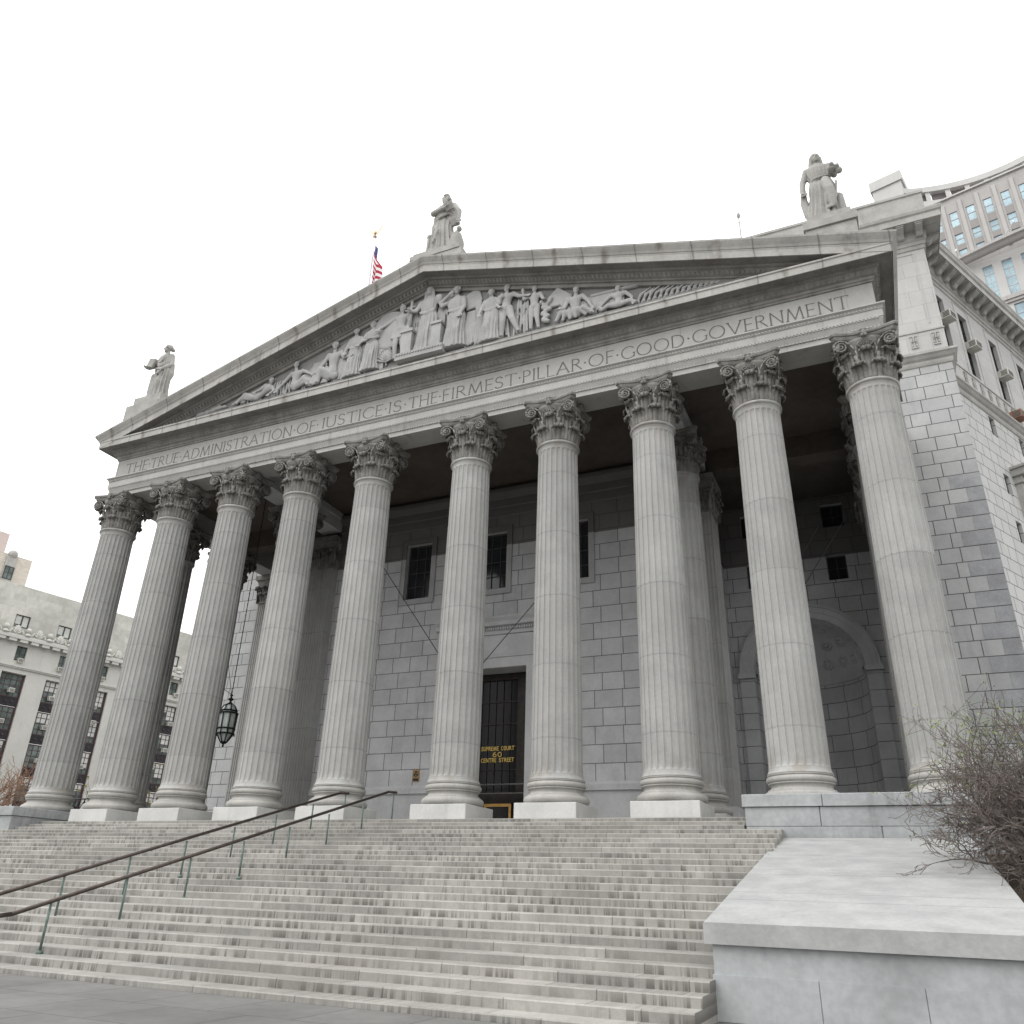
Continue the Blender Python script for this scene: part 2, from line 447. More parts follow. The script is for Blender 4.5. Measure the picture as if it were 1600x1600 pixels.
M['steps'] = mat('granite_step', (0.30, 0.291, 0.27), noise=0.14, nscale=1.3, coord='World', extra=riser_stain, bump=0.12, bscale=25)
M['cheek'] = mat('cheek_block_stone', (0.33, 0.342, 0.345), noise=0.18, nscale=0.8, streak=0.45, coord='World')
M['coping'] = mat('white_coping_stone', (0.33, 0.335, 0.33), noise=0.13, nscale=1.4, coord='World', bump=0.15, bscale=18, joints=[(1, 2.7, 0.03, 0.4, 0.3)])
M['bronze'] = mat('dark_bronze', (0.035, 0.03, 0.027), rough=0.45, metal=0.6, noise=0.3, nscale=3.0)
M['brass'] = mat('brass_door_trim', (0.45, 0.27, 0.09), rough=0.38, metal=0.9, noise=0.2, nscale=4.0)
M['gold'] = mat('gold_leaf_letters', (0.60, 0.42, 0.11), rough=0.5, metal=0.15, noise=0.08, nscale=8.0)
M['dglass'] = mat('dark_door_glass', (0.012, 0.012, 0.013), rough=0.16, spec=0.16, noise=0.2, nscale=1.5)
M['wglass'] = mat('dark_window_glass', (0.025, 0.027, 0.03), rough=0.08, spec=0.5, noise=0.3, nscale=1.0)
M['gframe'] = mat('dark_window_frame', (0.05, 0.055, 0.052), rough=0.6, noise=0.2, nscale=4.0)
M['iron'] = mat('black_iron', (0.02, 0.024, 0.022), rough=0.5, metal=0.4, noise=0.2, nscale=6.0)
M['verdigris'] = mat('green_bronze_post', (0.115, 0.16, 0.142), rough=0.6, metal=0.2, noise=0.25, nscale=7.0, coord='World')
M['rail'] = mat('brown_bronze_rail', (0.075, 0.06, 0.052), rough=0.4, metal=0.5, noise=0.25, nscale=5.0, coord='World')
M['lampglass'] = mat('pale_lantern_glass', (0.55, 0.60, 0.57), rough=0.25, spec=0.5, noise=0.1, nscale=5.0)
M['wire'] = mat('thin_cable', (0.06, 0.055, 0.05), rough=0.6, noise=0.1)
M['red'] = mat('flag_red', (0.42, 0.02, 0.05), rough=0.8, noise=0.1, nscale=4)
M['white'] = mat('flag_white', (0.80, 0.78, 0.78), rough=0.8, noise=0.05, nscale=4)
M['blue'] = mat('flag_blue', (0.055, 0.06, 0.19), rough=0.8, noise=0.1, nscale=4)
M['pole'] = mat('white_pole_paint', (0.70, 0.70, 0.72), rough=0.4, noise=0.05)
M['giltb'] = mat('gilt_eagle', (0.40, 0.31, 0.20), rough=0.4, metal=0.7, noise=0.2)
M['fedwall'] = mat('limestone_facade', (0.53, 0.525, 0.49), noise=0.06, nscale=0.3, streak=0.18, coord='World')
M['fedattic'] = mat('mottled_limestone', (0.53, 0.522, 0.475), noise=0.17, nscale=0.22, coord='World', brick=dict(w=1.5, h=0.9, m=0.012, var=0.12, mort=0.85, bump=0.1))
M['spandrel'] = mat('purple_black_spandrel', (0.032, 0.030, 0.034), rough=0.5, metal=0.3, noise=0.25, nscale=1.0)
M['fedframe'] = mat('maroon_window_frame', (0.085, 0.05, 0.055), rough=0.6, noise=0.15, nscale=2.0)
M['fedglass'] = mat('grey_green_glass', (0.10, 0.13, 0.12), rough=0.1, spec=0.5, noise=0.5, nscale=0.9, coord='World')
M['blind'] = mat('white_window_blind', (0.55, 0.56, 0.53), rough=0.7, noise=0.1, nscale=2.0)
M['ac'] = mat('air_conditioner_case', (0.58, 0.57, 0.52), rough=0.6, noise=0.12, nscale=3.0)
M['acgrill'] = mat('air_conditioner_grille', (0.14, 0.14, 0.13), rough=0.7, noise=0.2, nscale=5.0)
M['acrust'] = mat('rusty_air_conditioner_case', (0.30, 0.17, 0.12), rough=0.7, noise=0.25, nscale=4.0)
M['tan'] = mat('tan_brick', (0.56, 0.51, 0.45), noise=0.06, nscale=0.5, coord='World', brick=dict(w=0.6, h=0.3, m=0.02, var=0.12, mort=0.8, bump=0.1))
M['pinkb'] = mat('pink_brick', (0.58, 0.50, 0.46), noise=0.06, nscale=0.5, coord='World')
M['tower'] = mat('beige_granite_panel', (0.40, 0.385, 0.372), noise=0.05, nscale=0.4, coord='World', brick=dict(w=2.6, h=2.45, m=0.03, var=0.06, mort=0.7, bump=0.1))
M['towerp'] = mat('granite_pier', (0.43, 0.418, 0.405), noise=0.05, nscale=0.4, coord='World')
M['towerw'] = mat('pale_granite', (0.49, 0.487, 0.475), noise=0.05, nscale=0.4, coord='World')
M['towersp'] = mat('taupe_spandrel_panel', (0.29, 0.275, 0.265), noise=0.06, nscale=0.5, coord='World')
M['bglass'] = mat('sky_blue_glass', (0.34, 0.47, 0.53), rough=0.12, spec=0.5, noise=0.28, nscale=0.35, coord='World')
M['loggia'] = mat('loggia_recess', (0.20, 0.175, 0.18), noise=0.1, nscale=0.5, coord='World')
M['ground'] = mat('plaza_paving', (0.15, 0.148, 0.142), noise=0.16, nscale=0.5, coord='World', brick=dict(w=1.5, h=1.5, m=0.015, var=0.12, mort=0.5, offset=0.5, bump=0.15))
M['soil'] = mat('planter_soil', (0.055, 0.042, 0.03), rough=1.0, noise=0.4, nscale=4.0, coord='World', bump=0.6, bscale=12)
M['bark'] = mat('bare_twig_bark', (0.115, 0.10, 0.09), rough=0.9, noise=0.3, nscale=5.0, coord='World')
M['twigred'] = mat('reddish_twig', (0.155, 0.13, 0.117), rough=0.9, noise=0.3, nscale=5.0, coord='World')
M['twigor'] = mat('rust_brown_twig', (0.33, 0.20, 0.13), rough=0.9, noise=0.3, nscale=2.0, coord='World')
M['budleaf'] = mat('spring_leaf', (0.17, 0.21, 0.08), rough=0.8, noise=0.3, nscale=3.0, coord='World')
M['yleaf'] = mat('yellow_green_leaf', (0.26, 0.22, 0.06), rough=0.8, noise=0.3, nscale=3.0, coord='World')
M['signy'] = mat('faded_yellow_sign', (0.33, 0.22, 0.10), rough=0.6, noise=0.2, nscale=9.0)
M['signb'] = mat('sign_black', (0.03, 0.028, 0.025), rough=0.6, noise=0.2, nscale=9.0)

# ------------------------------------------------------------------ setting: ground and steps
ZG = -4.35
g = MB()
g.face([(-900, -900, ZG), (900, -900, ZG), (900, 1600, ZG), (-900, 1600, ZG)])
struct('ground', g, M['ground'])

RISE, TREAD, Y0S, ZF = 0.15, 0.55, -1.25, -0.5
s = MB()
n = 0
z = ZF; y = Y0S
xl, xr = -34.0, 14.10
while z > ZG + 0.02:
    zb = max(z - RISE, ZG)
    x0 = xl if y < -2.6 else -17.15
    x1 = xr if y < -2.5 else 13.05
    # nosing: a small chamfer catches the light along each edge
    s.face([(x0, y, zb), (x1, y, zb), (x1, y, z-0.02), (x0, y, z-0.02)])
    s.face([(x0, y, z-0.02), (x1, y, z-0.02), (x1, y+0.02, z), (x0, y+0.02, z)])
    yb = y + TREAD + 0.0 if n else y + 0.8
    s.face([(x0, y+0.02, z), (x1, y+0.02, z), (x1, yb, z), (x0, yb, z)])
    for xe in (x0, x1):
        q = [(xe, y, ZG), (xe, yb, ZG), (xe, yb, z), (xe, y+0.02, z), (xe, y, z-0.02)]
        s.face(q if xe == x1 else q[::-1])
    n += 1
    z -= RISE; y -= TREAD
STEP_END = y + TREAD
# closing side walls of the flight
s.face([(xl, -2.6, ZG), (xl, STEP_END, ZG), (xl, -2.6, ZF-0.4)])
struct('steps', s, M['steps'])

# ------------------------------------------------------------------ cheek walls
def masonry_block(name, x0, x1, y0, y1, courses, label, cat='wall', mats=None):
    root = empty(name, ((x0+x1)/2, (y0+y1)/2, courses[-1][1]))
    tag(root, label, cat)
    random.seed(int(abs(x0)*10))
    for i, (zt, zb, out, jn) in enumerate(courses):
        mb = MB()
        # blocks in a course, 6 mm joints
        xs = sorted([x0-out] + [x for x in jn if x0 < x < x1] + [x1+out])
        for a, b in zip(xs[:-1], xs[1:]):
            mb.bevbox(a+0.006, b-0.006, y0-out, y1, zb+0.004, zt, 0.018)
        link('coping' if i == 0 else 'stone_course', mb, M['cheek'], root)
    return root
masonry_block('cheek_wall', 13.1, 30.0, -2.35, 12.0,
    [(0.0, -0.33, 0.06, [15.2, 18.1, 21.5, 25]), (-0.335, -0.84, 0.0, [15.1, 18.2, 22.4, 26]), (-0.845, -1.3, 0.0, [16.6, 19.8, 24]), (-1.305, ZG, 0.02, [15.5, 19, 23])],
    'grey stone cheek wall right of the steps carrying the two rightmost front columns')
masonry_block('cheek_wall', -38.0, -17.15, -2.6, 12.0,
    [(0.0, -0.36, 0.06, [-20.2, -24, -29]), (-0.365, -0.95, 0.0, [-19.4, -22.5, -28]), (-0.955, ZG, 0.02, [-20.5, -26])],
    'grey stone cheek wall left of the steps under the leftmost front column')
# sloping white coping stone in front of the right cheek wall, and its planter
root = empty('sloping_kerb', (16.2, -7, ZG)); tag(root, 'pale sloping coping stone below the right cheek wall', 'coping')
zk = lambda y: -1.14 + (y + 2.42)*0.178
ys_ = [-2.43, -5.1, -7.8, -10.4, -13.0]
for ya, yb in zip(ys_[:-1], ys_[1:]):
    mb = MB()
    ya -= 0.008; yb += 0.008
    ring = lambda y, x0, x1, dz: [(x0, y, zk(y)-0.30), (x0, y, zk(y)-0.02), (x0+0.02, y, zk(y)), (x1-0.02, y, zk(y)), (x1, y, zk(y)-0.02), (x1, y, zk(y)-0.30)]
    mb.loft([ring(yb, 13.98, 18.66, 0), ring(ya, 13.98, 18.66, 0)], True, True)
    link('coping_slab', mb, M['coping'], root)
mb = MB()
zz = ZG; row = 0
while zz < -1.5:
    z2 = min(zz+0.62, -1.45)
    yend = -2.5
    ystart = -12.92
    # stop each course where it meets the sloping slabs
    ym = min(yend, -2.42 + (-1.14 - (z2+0.31))/-0.178*-1) if zk(ystart)-0.31 < z2 else ystart
    ylim = -2.42 + ((z2 + 0.31) + 1.14)/0.178
    y_a = max(ystart, ylim)
    xs_ = [14.06 + (0.9 if row % 2 else 0), 15.6 + (0.5 if row % 2 else 0), 17.0, 18.56]
    xs_[0] = 14.06
    if y_a < -2.7:
        for xa, xb in zip(xs_[:-1], xs_[1:]): mb.box(xa+0.006, xb-0.006, y_a, -2.5, zz+0.005, z2-0.005)
    zz = z2; row += 1
p = [(-2.5, zk(-2.5)-0.31), (-12.9, zk(-12.9)-0.31), (-12.9, ZG), (-2.5, ZG)]
vs = [(14.09, y, z) for y, z in p] + [(18.53, y, z) for y, z in p]
mb.mesh(vs, [(0,1,2,3), (7,6,5,4), (0,4,5,1), (1,5,6,2), (2,6,7,3), (3,7,4,0)])
link('stone_course', mb, M['cheek'], root)
mb = MB()
mb.face([(18.61, -13, -3.2), (34, -13, -3.2), (34, -2.4, -1.5), (18.61, -2.4, -1.5)])
mb.face([(18.61, -13, ZG), (34, -13, ZG), (34, -13, -3.2), (18.61, -13, -3.2)])
o = struct('planter_bed', mb, M['soil'])

# ------------------------------------------------------------------ courthouse root
CH = empty('courthouse', (0, 6.0, ZG))
tag(CH, 'grey granite courthouse with a columned portico, inscribed frieze and sculpted pediment', 'courthouse')
def part(name, mb, m, parent=CH, label=None, pivot=None):
    o = link(name, mb, m, parent, pivot)
    if label: o['label'] = label
    return o

# portico floor
mb = MB(); mb.box(-17.1, 13.06, -1.23+0.75, 15.0, ZG+0.2, ZF-0.003)
part('portico_floor', mb, M['floor'])

# ---- column
COLX = [-18.49, -14.49, -10.49, -6.49, -2.49, 2.49, 6.49, 10.49, 14.49, 18.49]
ZN, ZA = 13.92, 15.83          # neck, architrave soffit
def shaft_mb(cx, cy):
    mb = MB()
    zs = [0.78, 0.86, 0.93, 0.97, 1.03, 1.12, 1.25, 2.5, 4.5, 6.5, 8.5, 10.5, 12.5, 13.25, 13.40, 13.50, 13.56, 13.60, 13.66, 13.74]
    rings = []
    NF = 24
    for z in zs:
        t = (z - 0.9) / (13.3 - 0.9); t = min(max(t, 0), 1)
        r = 0.91 - 0.105 * (t ** 1.6)
        if z < 0.97: r += 0.08 * ((0.97 - z) / 0.19) ** 2
        if z > 13.60: r += 0.04 * ((z - 13.60) / 0.14) ** 2
        # flute depth, rounded ends
        if z < 1.25: d = max(0.0, (z - 0.97) / 0.28)
        elif z > 13.25: d = max(0.0, (13.56 - z) / 0.31)
        else: d = 1.0
        d = math.sqrt(max(0, 1 - (1-min(d,1))**2))
        ring = []
        for k in range(NF):
            a0 = 2*math.pi*(k + 0.0)/NF
            w = 2*math.pi/NF
            for fr, dep in ((0.0, 0), (0.07, 0), (0.10, 0.55), (0.26, 0.92), (0.5, 1.0), (0.74, 0.92), (0.90, 0.55), (0.93, 0)):
                a = a0 + w*(0.06 + fr*0.94)
                rr = r - 0.058*dep*d
                ring.append((cx + rr*math.cos(a), cy + rr*math.sin(a), z))
        rings.append(ring)
    mb.loft(rings, True, True)
    # astragal ring under the capital
    mb.lathe([(0.80, 13.735), (0.87, 13.75), (0.895, 13.79), (0.895, 13.83), (0.865, 13.87), (0.80, 13.88)], cx, cy, 48)
    return mb
def base_mb(cx, cy):
    mb = MB()
    prof = []
    def torus(rc, zc, rr, hz, n=9):
        return [(rc + rr*math.cos(-math.pi/2 + math.pi*i/n), zc + hz*math.sin(-math.pi/2 + math.pi*i/n)) for i in range(n+1)]
    prof += [(0.9, 0.0), (1.0, 0.0)]
    prof += torus(1.0, 0.135, 0.13, 0.135)
    prof += [(1.0, 0.275), (1.0, 0.315), (0.965, 0.32)]
    prof += [(0.925, 0.35), (0.905, 0.40), (0.915, 0.445), (0.95, 0.475), (0.985, 0.48), (0.985, 0.515), (0.94, 0.52)]
    prof += torus(0.94, 0.615, 0.085, 0.095)
    prof += [(0.955, 0.712), (0.98, 0.73), (0.98, 0.775), (0.9, 0.78)]
    mb.lathe(prof, cx, cy, 56)
    return mb
def leaf(mb, ang, zb, h, r0, curl, w, cx, cy, lobes=5, th=0.04, flat=None):
    """acanthus leaf lying on the bell, its tip rolled forward into a crisp lip"""
    NU, NV = 10, 16
    spine = []
    tb = 0.66
    for i in range(NV + 1):
        t = i / NV
        if t <= tb:
            k = t / tb
            spine.append((r0 + 0.03*k + 0.10*k**2.5, zb + (h - curl*0.9)*k))
        else:
            a = (t - tb) / (1 - tb) * math.pi * 1.12
            spine.append((r0 + 0.13 + curl*(1-math.cos(a))*0.72, zb + h - curl*0.9 + curl*0.9*math.sin(a)))
    front = []; back = []
    for i, (r, z) in enumerate(spine):
        t = i / NV
        if t <= tb: ww = w*(0.90 + 0.10*math.sin(t/tb*math.pi)) * (1 - 0.07*abs(math.sin(t/tb*lobes*math.pi)))
        else:
            q = (t-tb)/(1-tb); ww = w*0.92*math.sqrt(max(0.05, 1 - 0.75*q**2.2))
        fr = []; bk = []
        for j in range(NU + 1):
            u = j / NU * 2 - 1
            au = abs(u)
            rib = 0.055*math.exp(-(u*5.0)**2) - 0.035*math.exp(-((au-0.42)/0.13)**2) + 0.02*math.exp(-((au-0.68)/0.12)**2) - 0.03*max(0, au-0.85)/0.15
            if t > tb: rib *= 0.6
            # leaflets: shallow steps along the edge
            rib += 0.014*math.sin(t/tb*lobes*2*math.pi)*au
            fr.append((u*ww, r + rib, z - 0.05*au**2*(1 if t > tb else 0)))
            bk.append((u*ww*0.96, r + min(rib, 0) - th*1.6, z - 0.02 - 0.05*au**2*(1 if t > tb else 0)))
        front.append(fr); back.append(bk)
    def wpt(p):
        s_, r, z = p
        if flat is None:
            da = s_ / max(r, 0.3)
            return (cx + r*math.cos(ang + da), cy + r*math.sin(ang + da), z)
        return flat(s_, r - r0, z)
    rings = []
    for fr, bk in zip(front, back):
        rings.append([wpt(p) for p in fr] + [wpt(p) for p in reversed(bk)])
    mb.loft(rings, True, True, 0, True)
    # scalloped lip of the rolled tip
    r, z = spine[int(NV*0.80)]
    nl = 7
    for k in range(nl):
        u = (k-(nl-1)/2)/((nl-1)/2)
        mb.ball(wpt((u*w*0.86, r + 0.035 - 0.05*u*u, z + 0.01 - 0.07*u*u)), 0.055, 0.055, 0.06, 8, 5)
def spiral(mb, c, ux, uz, un, R, turns=2.1, w=0.16, sgn=1, tail=None, rb=0.032):
    """raised scroll in the plane (ux,uz), thickness along un"""
    c = Vector(c); ux = Vector(ux); uz = Vector(uz); un = Vector(un)
    n = int(turns*11)
    pts = []
    for i in range(n + 1):
        t = i / n
        a = sgn*(t*turns*2*math.pi) + math.pi/2
        r = R*(1 - t)**0.85 + 0.012
        pts.append(c + ux*(r*math.cos(a)) + uz*(r*math.sin(a)))
    if tail: pts = [Vector(p) for p in tail] + pts
    for i in range(len(pts)-1):
        mb.tube(pts[i] + un*w*0.5, pts[i+1] + un*w*0.5, rb, rb, 5)
    # drum behind the ribbon
    m = 14
    r0 = [tuple(c + ux*(R*0.93*math.cos(2*math.pi*k/m)) + uz*(R*0.93*math.sin(2*math.pi*k/m)) - un*w*0.5) for k in range(m)]
    r1 = [tuple(c + ux*(R*0.93*math.cos(2*math.pi*k/m)) + uz*(R*0.93*math.sin(2*math.pi*k/m)) + un*w*0.42) for k in range(m)]
    mb.loft([r0, r1], True, True, 0, True)
def abacus_mb(mb, cx, cy, hw=1.17, z0=15.50, z1=15.82):
    def ring(hwk, z, sag):
        pts = []
        c = 0.13
        for q in range(4):
            a = q*math.pi/2
            R = Matrix.Rotation(a, 2)
            for i in range(9):
                u = -1 + 2*i/8
                x = u*(hwk - c); yy = -hwk + sag*(1 - u*u)
                v = R @ Vector((x, yy)); pts.append((cx + v.x, cy + v.y, z))
        return pts
    h = z1 - z0
    mb.loft([ring(hw-0.16, z0, 0.17), ring(hw-0.10, z0+h*0.18, 0.18), ring(hw-0.07, z0+h*0.40, 0.19), ring(hw-0.07, z0+h*0.52, 0.19), ring(hw-0.015, z0+h*0.60, 0.20), ring(hw, z0+h*0.82, 0.20), ring(hw-0.02, z1, 0.20)], True, True)
    for q in range(4):
        a = q*math.pi/2 - math.pi/2
        d = Vector((math.cos(a), math.sin(a), 0)); p = Vector((cx, cy, (z0+z1)/2 - 0.02)) + d*(hw-0.19)
        mb.ball(p, 0.17, 0.17, 0.19, 10, 6)
        t = Vector((-math.sin(a), math.cos(a), 0))
        for k in range(6):
            b = 2*math.pi*k/6
            mb.ball(p + d*0.10 + t*(0.12*math.cos(b)) + Vector((0,0,0.13*math.sin(b))), 0.07, 0.07, 0.07, 6, 4)
def capital_mb(cx, cy):
    mb = MB()
    mb.lathe([(0.74, 13.86), (0.76, 14.2), (0.80, 14.7), (0.88, 15.1), (1.0, 15.4), (1.04, 15.50), (0.9, 15.52)], cx, cy, 32)
    for k in range(8):
        leaf(mb, 2*math.pi*(k+0.5)/8, 13.88, 0.66, 0.80, 0.12, 0.285, cx, cy)
    for k in range(8):
        leaf(mb, 2*math.pi*k/8, 13.88, 1.20, 0.82, 0.15, 0.25, cx, cy, lobes=7)
    # cauliculi stalks, corner volutes and the inner helices
    for q in range(4):
        a = q*math.pi/2 - math.pi/2
        d = Vector((math.cos(a), math.sin(a), 0)); t = Vector((-math.sin(a), math.cos(a), 0)); up = Vector((0, 0, 1))
        o = Vector((cx, cy, 0))
        for sg in (-1, 1):
            tt = (t*sg + d*0.18).normalized(); nn = (d - t*sg*0.28).normalized()
            cpos = o + d*0.90 + t*(sg*0.83) + up*15.25
            tail = [o + d*0.80 + t*(sg*0.30) + up*14.72, o + d*0.84 + t*(sg*0.38) + up*15.02, o + d*0.86 + t*(sg*0.50) + up*15.28, o + d*0.87 + t*(sg*0.66) + up*15.44]
            spiral(mb, cpos, tt, up, nn, 0.235, 2.1, 0.20, -1, tail, 0.036)
            mb.tube(o + d*0.74 + t*(sg*0.29) + up*14.45, o + d*0.84 + t*(sg*0.34) + up*14.85, 0.06, 0.11, 8)
            c2 = o + d*0.90 + t*(sg*0.155) + up*15.25
            spiral(mb, c2, -t*sg, up, d, 0.125, 1.8, 0.12, -1, [o + d*0.84 + t*(sg*0.33) + up*14.95, o + d*0.87 + t*(sg*0.31) + up*15.2], 0.024)
        # corner mask where two volutes meet
        dg = (d + t).normalized()
        mb.tube(o + dg*0.9 + up*14.80, o + dg*1.18 + up*15.42, 0.07, 0.10, 8)
    abacus_mb(mb, cx, cy)
    return mb
def plinth_mb(cx, cy):
    mb = MB(); mb.bevbox(cx-1.1, cx+1.1, cy-1.1, cy+1.1, ZF-0.02, -0.002, 0.015)
    return mb
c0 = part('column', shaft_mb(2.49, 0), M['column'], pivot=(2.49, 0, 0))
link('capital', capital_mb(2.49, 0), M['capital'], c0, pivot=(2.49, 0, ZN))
link('base', base_mb(2.49, 0), M['base'], c0, pivot=(2.49, 0, 0))
pl0 = link('plinth', plinth_mb(2.49, 0), M['plinth'], c0, pivot=(2.49, 0, ZF-0.02))
def col_at(x, y, plinth=True):
    c = copy_tree(c0, CH, Vector((x, y, 0)) - PIV[CH], rotz=random.choice([0, math.pi/2, math.pi, -math.pi/2]))
    if not plinth:
        for ch in [k for k in C.objects if k.parent is c and k.name.startswith('plinth')]:
            bpy.data.objects.remove(ch)
    return c
random.seed(5)
for x in COLX:
    if abs(x - 2.49) < 0.01: continue
    col_at(x, 0.0, abs(x) < 18 and x < 14)
for x, y in ((-18.49, 4.3), (-10.49, 4.4), (10.49, 4.4), (18.49, 4.3), (-18.49, 8.4), (18.49, 8.4)):
    col_at(x, y, abs(x) < 18)

# ---- square fluted piers and pilasters with carved capitals
def pier(x0, x1, y0, y1, name, ztop=ZN, faces='fx'):
    """square pilaster; fluted on the front (-y) face and, for 'x' faces, on the sides"""
    mb = MB()
    nf = 9
    def edge(p, q):
        pts = []
        L_ = (Vector(q) - Vector(p)).length
        d = (Vector(q) - Vector(p)).normalized(); nrm = Vector((-d.y, d.x))   # inward for ccw ring
        for k in range(nf):
            for fr, dep in ((0.0, 0), (0.2, 0), (0.28, 0.6), (0.6, 1.0), (0.92, 0.6)):
                u = (k + fr) / nf * (L_ - 0.10) + 0.08
                pts.append(Vector(p) + d*min(u, L_-0.02) + nrm*(0.045*dep))
        return [(v.x, v.y) for v in pts]
    cs = [(x0, y0), (x1, y0), (x1, y1), (x0, y1)]
    ring = []
    for i in range(4):
        ring += [cs[i]] + edge(cs[i], cs[(i+1) % 4])
    mb.loft([[(x, y, 0.62) for x, y in ring], [(x, y, ztop) for x, y in ring]], True, True)
    o = part(name, mb, M['column'])
    b = MB()
    for e, za, zb_ in ((0.22, ZF, 0.18), (0.16, 0.18, 0.40), (0.10, 0.40, 0.62)):
        b.box(x0-e, x1+e, y0-e, y1+e, za+0.002, zb_)
    link('base', b, M['smooth'], o)
    k = MB()
    k.loft([[(x0-e, y0-e, z), (x1+e, y0-e, z), (x1+e, y1+e, z), (x0-e, y1+e, z)] for e, z in ((0.05, ztop), (0.05, ztop+0.1), (0.0, ztop+0.1), (0.02, ztop+0.9), (0.14, ztop+1.45), (0.18, ztop+1.55))], True, True)
    k.box(x0-0.26, x1+0.26, y0-0.26, y1+0.26, ztop+1.56, ztop+1.88)
    nl = 4
    wx = (x1 - x0)
    for side in range(4):
        if side == 0: f = lambda s_, r, z: ((x0+x1)/2 + s_, y0 - r - 0.02, z); ln = wx
        elif side == 1: f = lambda s_, r, z: (x1 + r + 0.02, (y0+y1)/2 + s_, z); ln = y1 - y0
        elif side == 2: f = lambda s_, r, z: ((x0+x1)/2 + s_, y1 + r + 0.02, z); ln = wx
        else: f = lambda s_, r, z: (x0 - r - 0.02, (y0+y1)/2 + s_, z); ln = y1 - y0
        m = max(1, int(round(ln / 0.55)))
        for j in range(m):
            c_ = (-0.5 + (j + 0.5)/m) * ln
            leaf(k, 0, ztop+0.05, 0.62, 0.0, 0.11, ln/m*0.46, 0, 0, flat=lambda s_, r, z, c_=c_, f=f: f(s_ + c_, r, z))
        for j in range(m + 1):
            c_ = (-0.5 + j/m) * ln
            leaf(k, 0, ztop+0.05, 1.08, 0.0, 0.14, min(0.24, ln/m*0.42), 0, 0, lobes=4, flat=lambda s_, r, z, c_=c_, f=f: f(s_ + c_, r, z))
    link('capital', k, M['capital'], o)
    return o
PW = 7.85      # portico back wall plane
pier(-11.72, -10.12, 7.5, 9.1, 'corner_pilaster', 13.62)
pier(9.62, 11.22, 7.5, 9.1, 'corner_pilaster', 13.62)
pier(17.74, 19.24, 12.0, 13.5, 'end_pier')
pier(-19.24, -17.74, 12.0, 13.5, 'end_pier')

# ---- walls with openings
def wall(mb, o, e, nrm, L_, z0, z1, holes=(), depth=0.5, s0=0.0, mi=0, rev=0):
    """wall sheet along e from s0..L_, with rectangular holes (sa,sb,za,zb); reveals go inwards by depth"""
    o = Vector(o); e = Vector(e); nn = Vector(nrm)
    xs = sorted(set([s0, L_] + [h[0] for h in holes] + [h[1] for h in holes]))
    zs = sorted(set([z0, z1] + [h[2] for h in holes] + [h[3] for h in holes]))
    P = lambda s_, z, d=0: tuple(Vector((o.x + e.x*s_ - nn.x*d, o.y + e.y*s_ - nn.y*d, z)))
    for i in range(len(xs)-1):
        run = None
        for j in range(len(zs)-1):
            a, b, c_, d_ = xs[i], xs[i+1], zs[j], zs[j+1]
            cx, cz = (a+b)/2, (c_+d_)/2
            if any(h[0] < cx < h[1] and h[2] < cz < h[3] for h in holes): continue
            mb.face([P(a, c_), P(b, c_), P(b, d_), P(a, d_)], uv=[(a, c_), (b, c_), (b, d_), (a, d_)], mi=mi)
    for a, b, c_, d_ in [h[:4] for h in holes]:
        for q in ([P(a,c_), P(a,d_), P(a,d_,depth), P(a,c_,depth)], [P(b,d_), P(b,c_), P(b,c_,depth), P(b,d_,depth)],
                  [P(a,d_), P(b,d_), P(b,d_,depth), P(a,d_,depth)], [P(b,c_), P(a,c_), P(a,c_,depth), P(b,c_,depth)]):
            mb.face(q, mi=rev)
def frame_M(o, e, nrm):
    """matrix taking local (s, out, z) to world: s along e, out along nrm"""
    e = Vector(e); nn = Vector(nrm)
    return Matrix(((e.x, nn.x, 0, o[0]), (e.y, nn.y, 0, o[1]), (0, 0, 1, 0), (0, 0, 0, 1)))
def window(parent, Mx, a, b, c, d, depth, fm, gm, nx=2, nz_=2, fw=0.07, name='window', bar=0.04, blind=None, sill=None):
    """frame ring with glazing bars, glass pane behind; depth is how far back from the wall face"""
    f = MB()
    y0, y1 = -depth-0.06, -depth+0.04
    f.box(a+0.002, a+fw, y0, y1, c+0.002, d-0.002, M=Mx); f.box(b-fw, b-0.002, y0, y1, c+0.002, d-0.002, M=Mx)
    f.box(a+fw, b-fw, y0, y1, c+0.002, c+fw, M=Mx); f.box(a+fw, b-fw, y0, y1, d-fw, d-0.002, M=Mx)
    for i in range(1, nx):
        x = a + (b-a)*i/nx; f.box(x-bar/2, x+bar/2, y0+0.01, y1-0.01, c+fw, d-fw, M=Mx)
    for j in range(1, nz_):
        z = c + (d-c)*j/nz_; f.box(a+fw, b-fw, y0+0.012, y1-0.02, z-bar/2, z+bar/2, M=Mx)
    o = link(name, f, fm, parent)
    p = MB(); p.box(a+fw*0.5, b-fw*0.5, -depth-0.05, -depth-0.02, c+fw*0.5, d-fw*0.5, M=Mx)
    link('pane', p, gm, o)
    if blind:
        q = MB()
        for (u0, u1, h) in blind:
            q.box(a+fw+(b-a-2*fw)*u0+0.02, a+fw+(b-a-2*fw)*u1-0.02, -depth-0.018, -depth-0.008, d-fw-(d-c-2*fw)*h, d-fw, M=Mx)
        link('blind', q, M['blind'], o)
    return o

XA = (1, 0, 0); NY = (0, -1, 0)
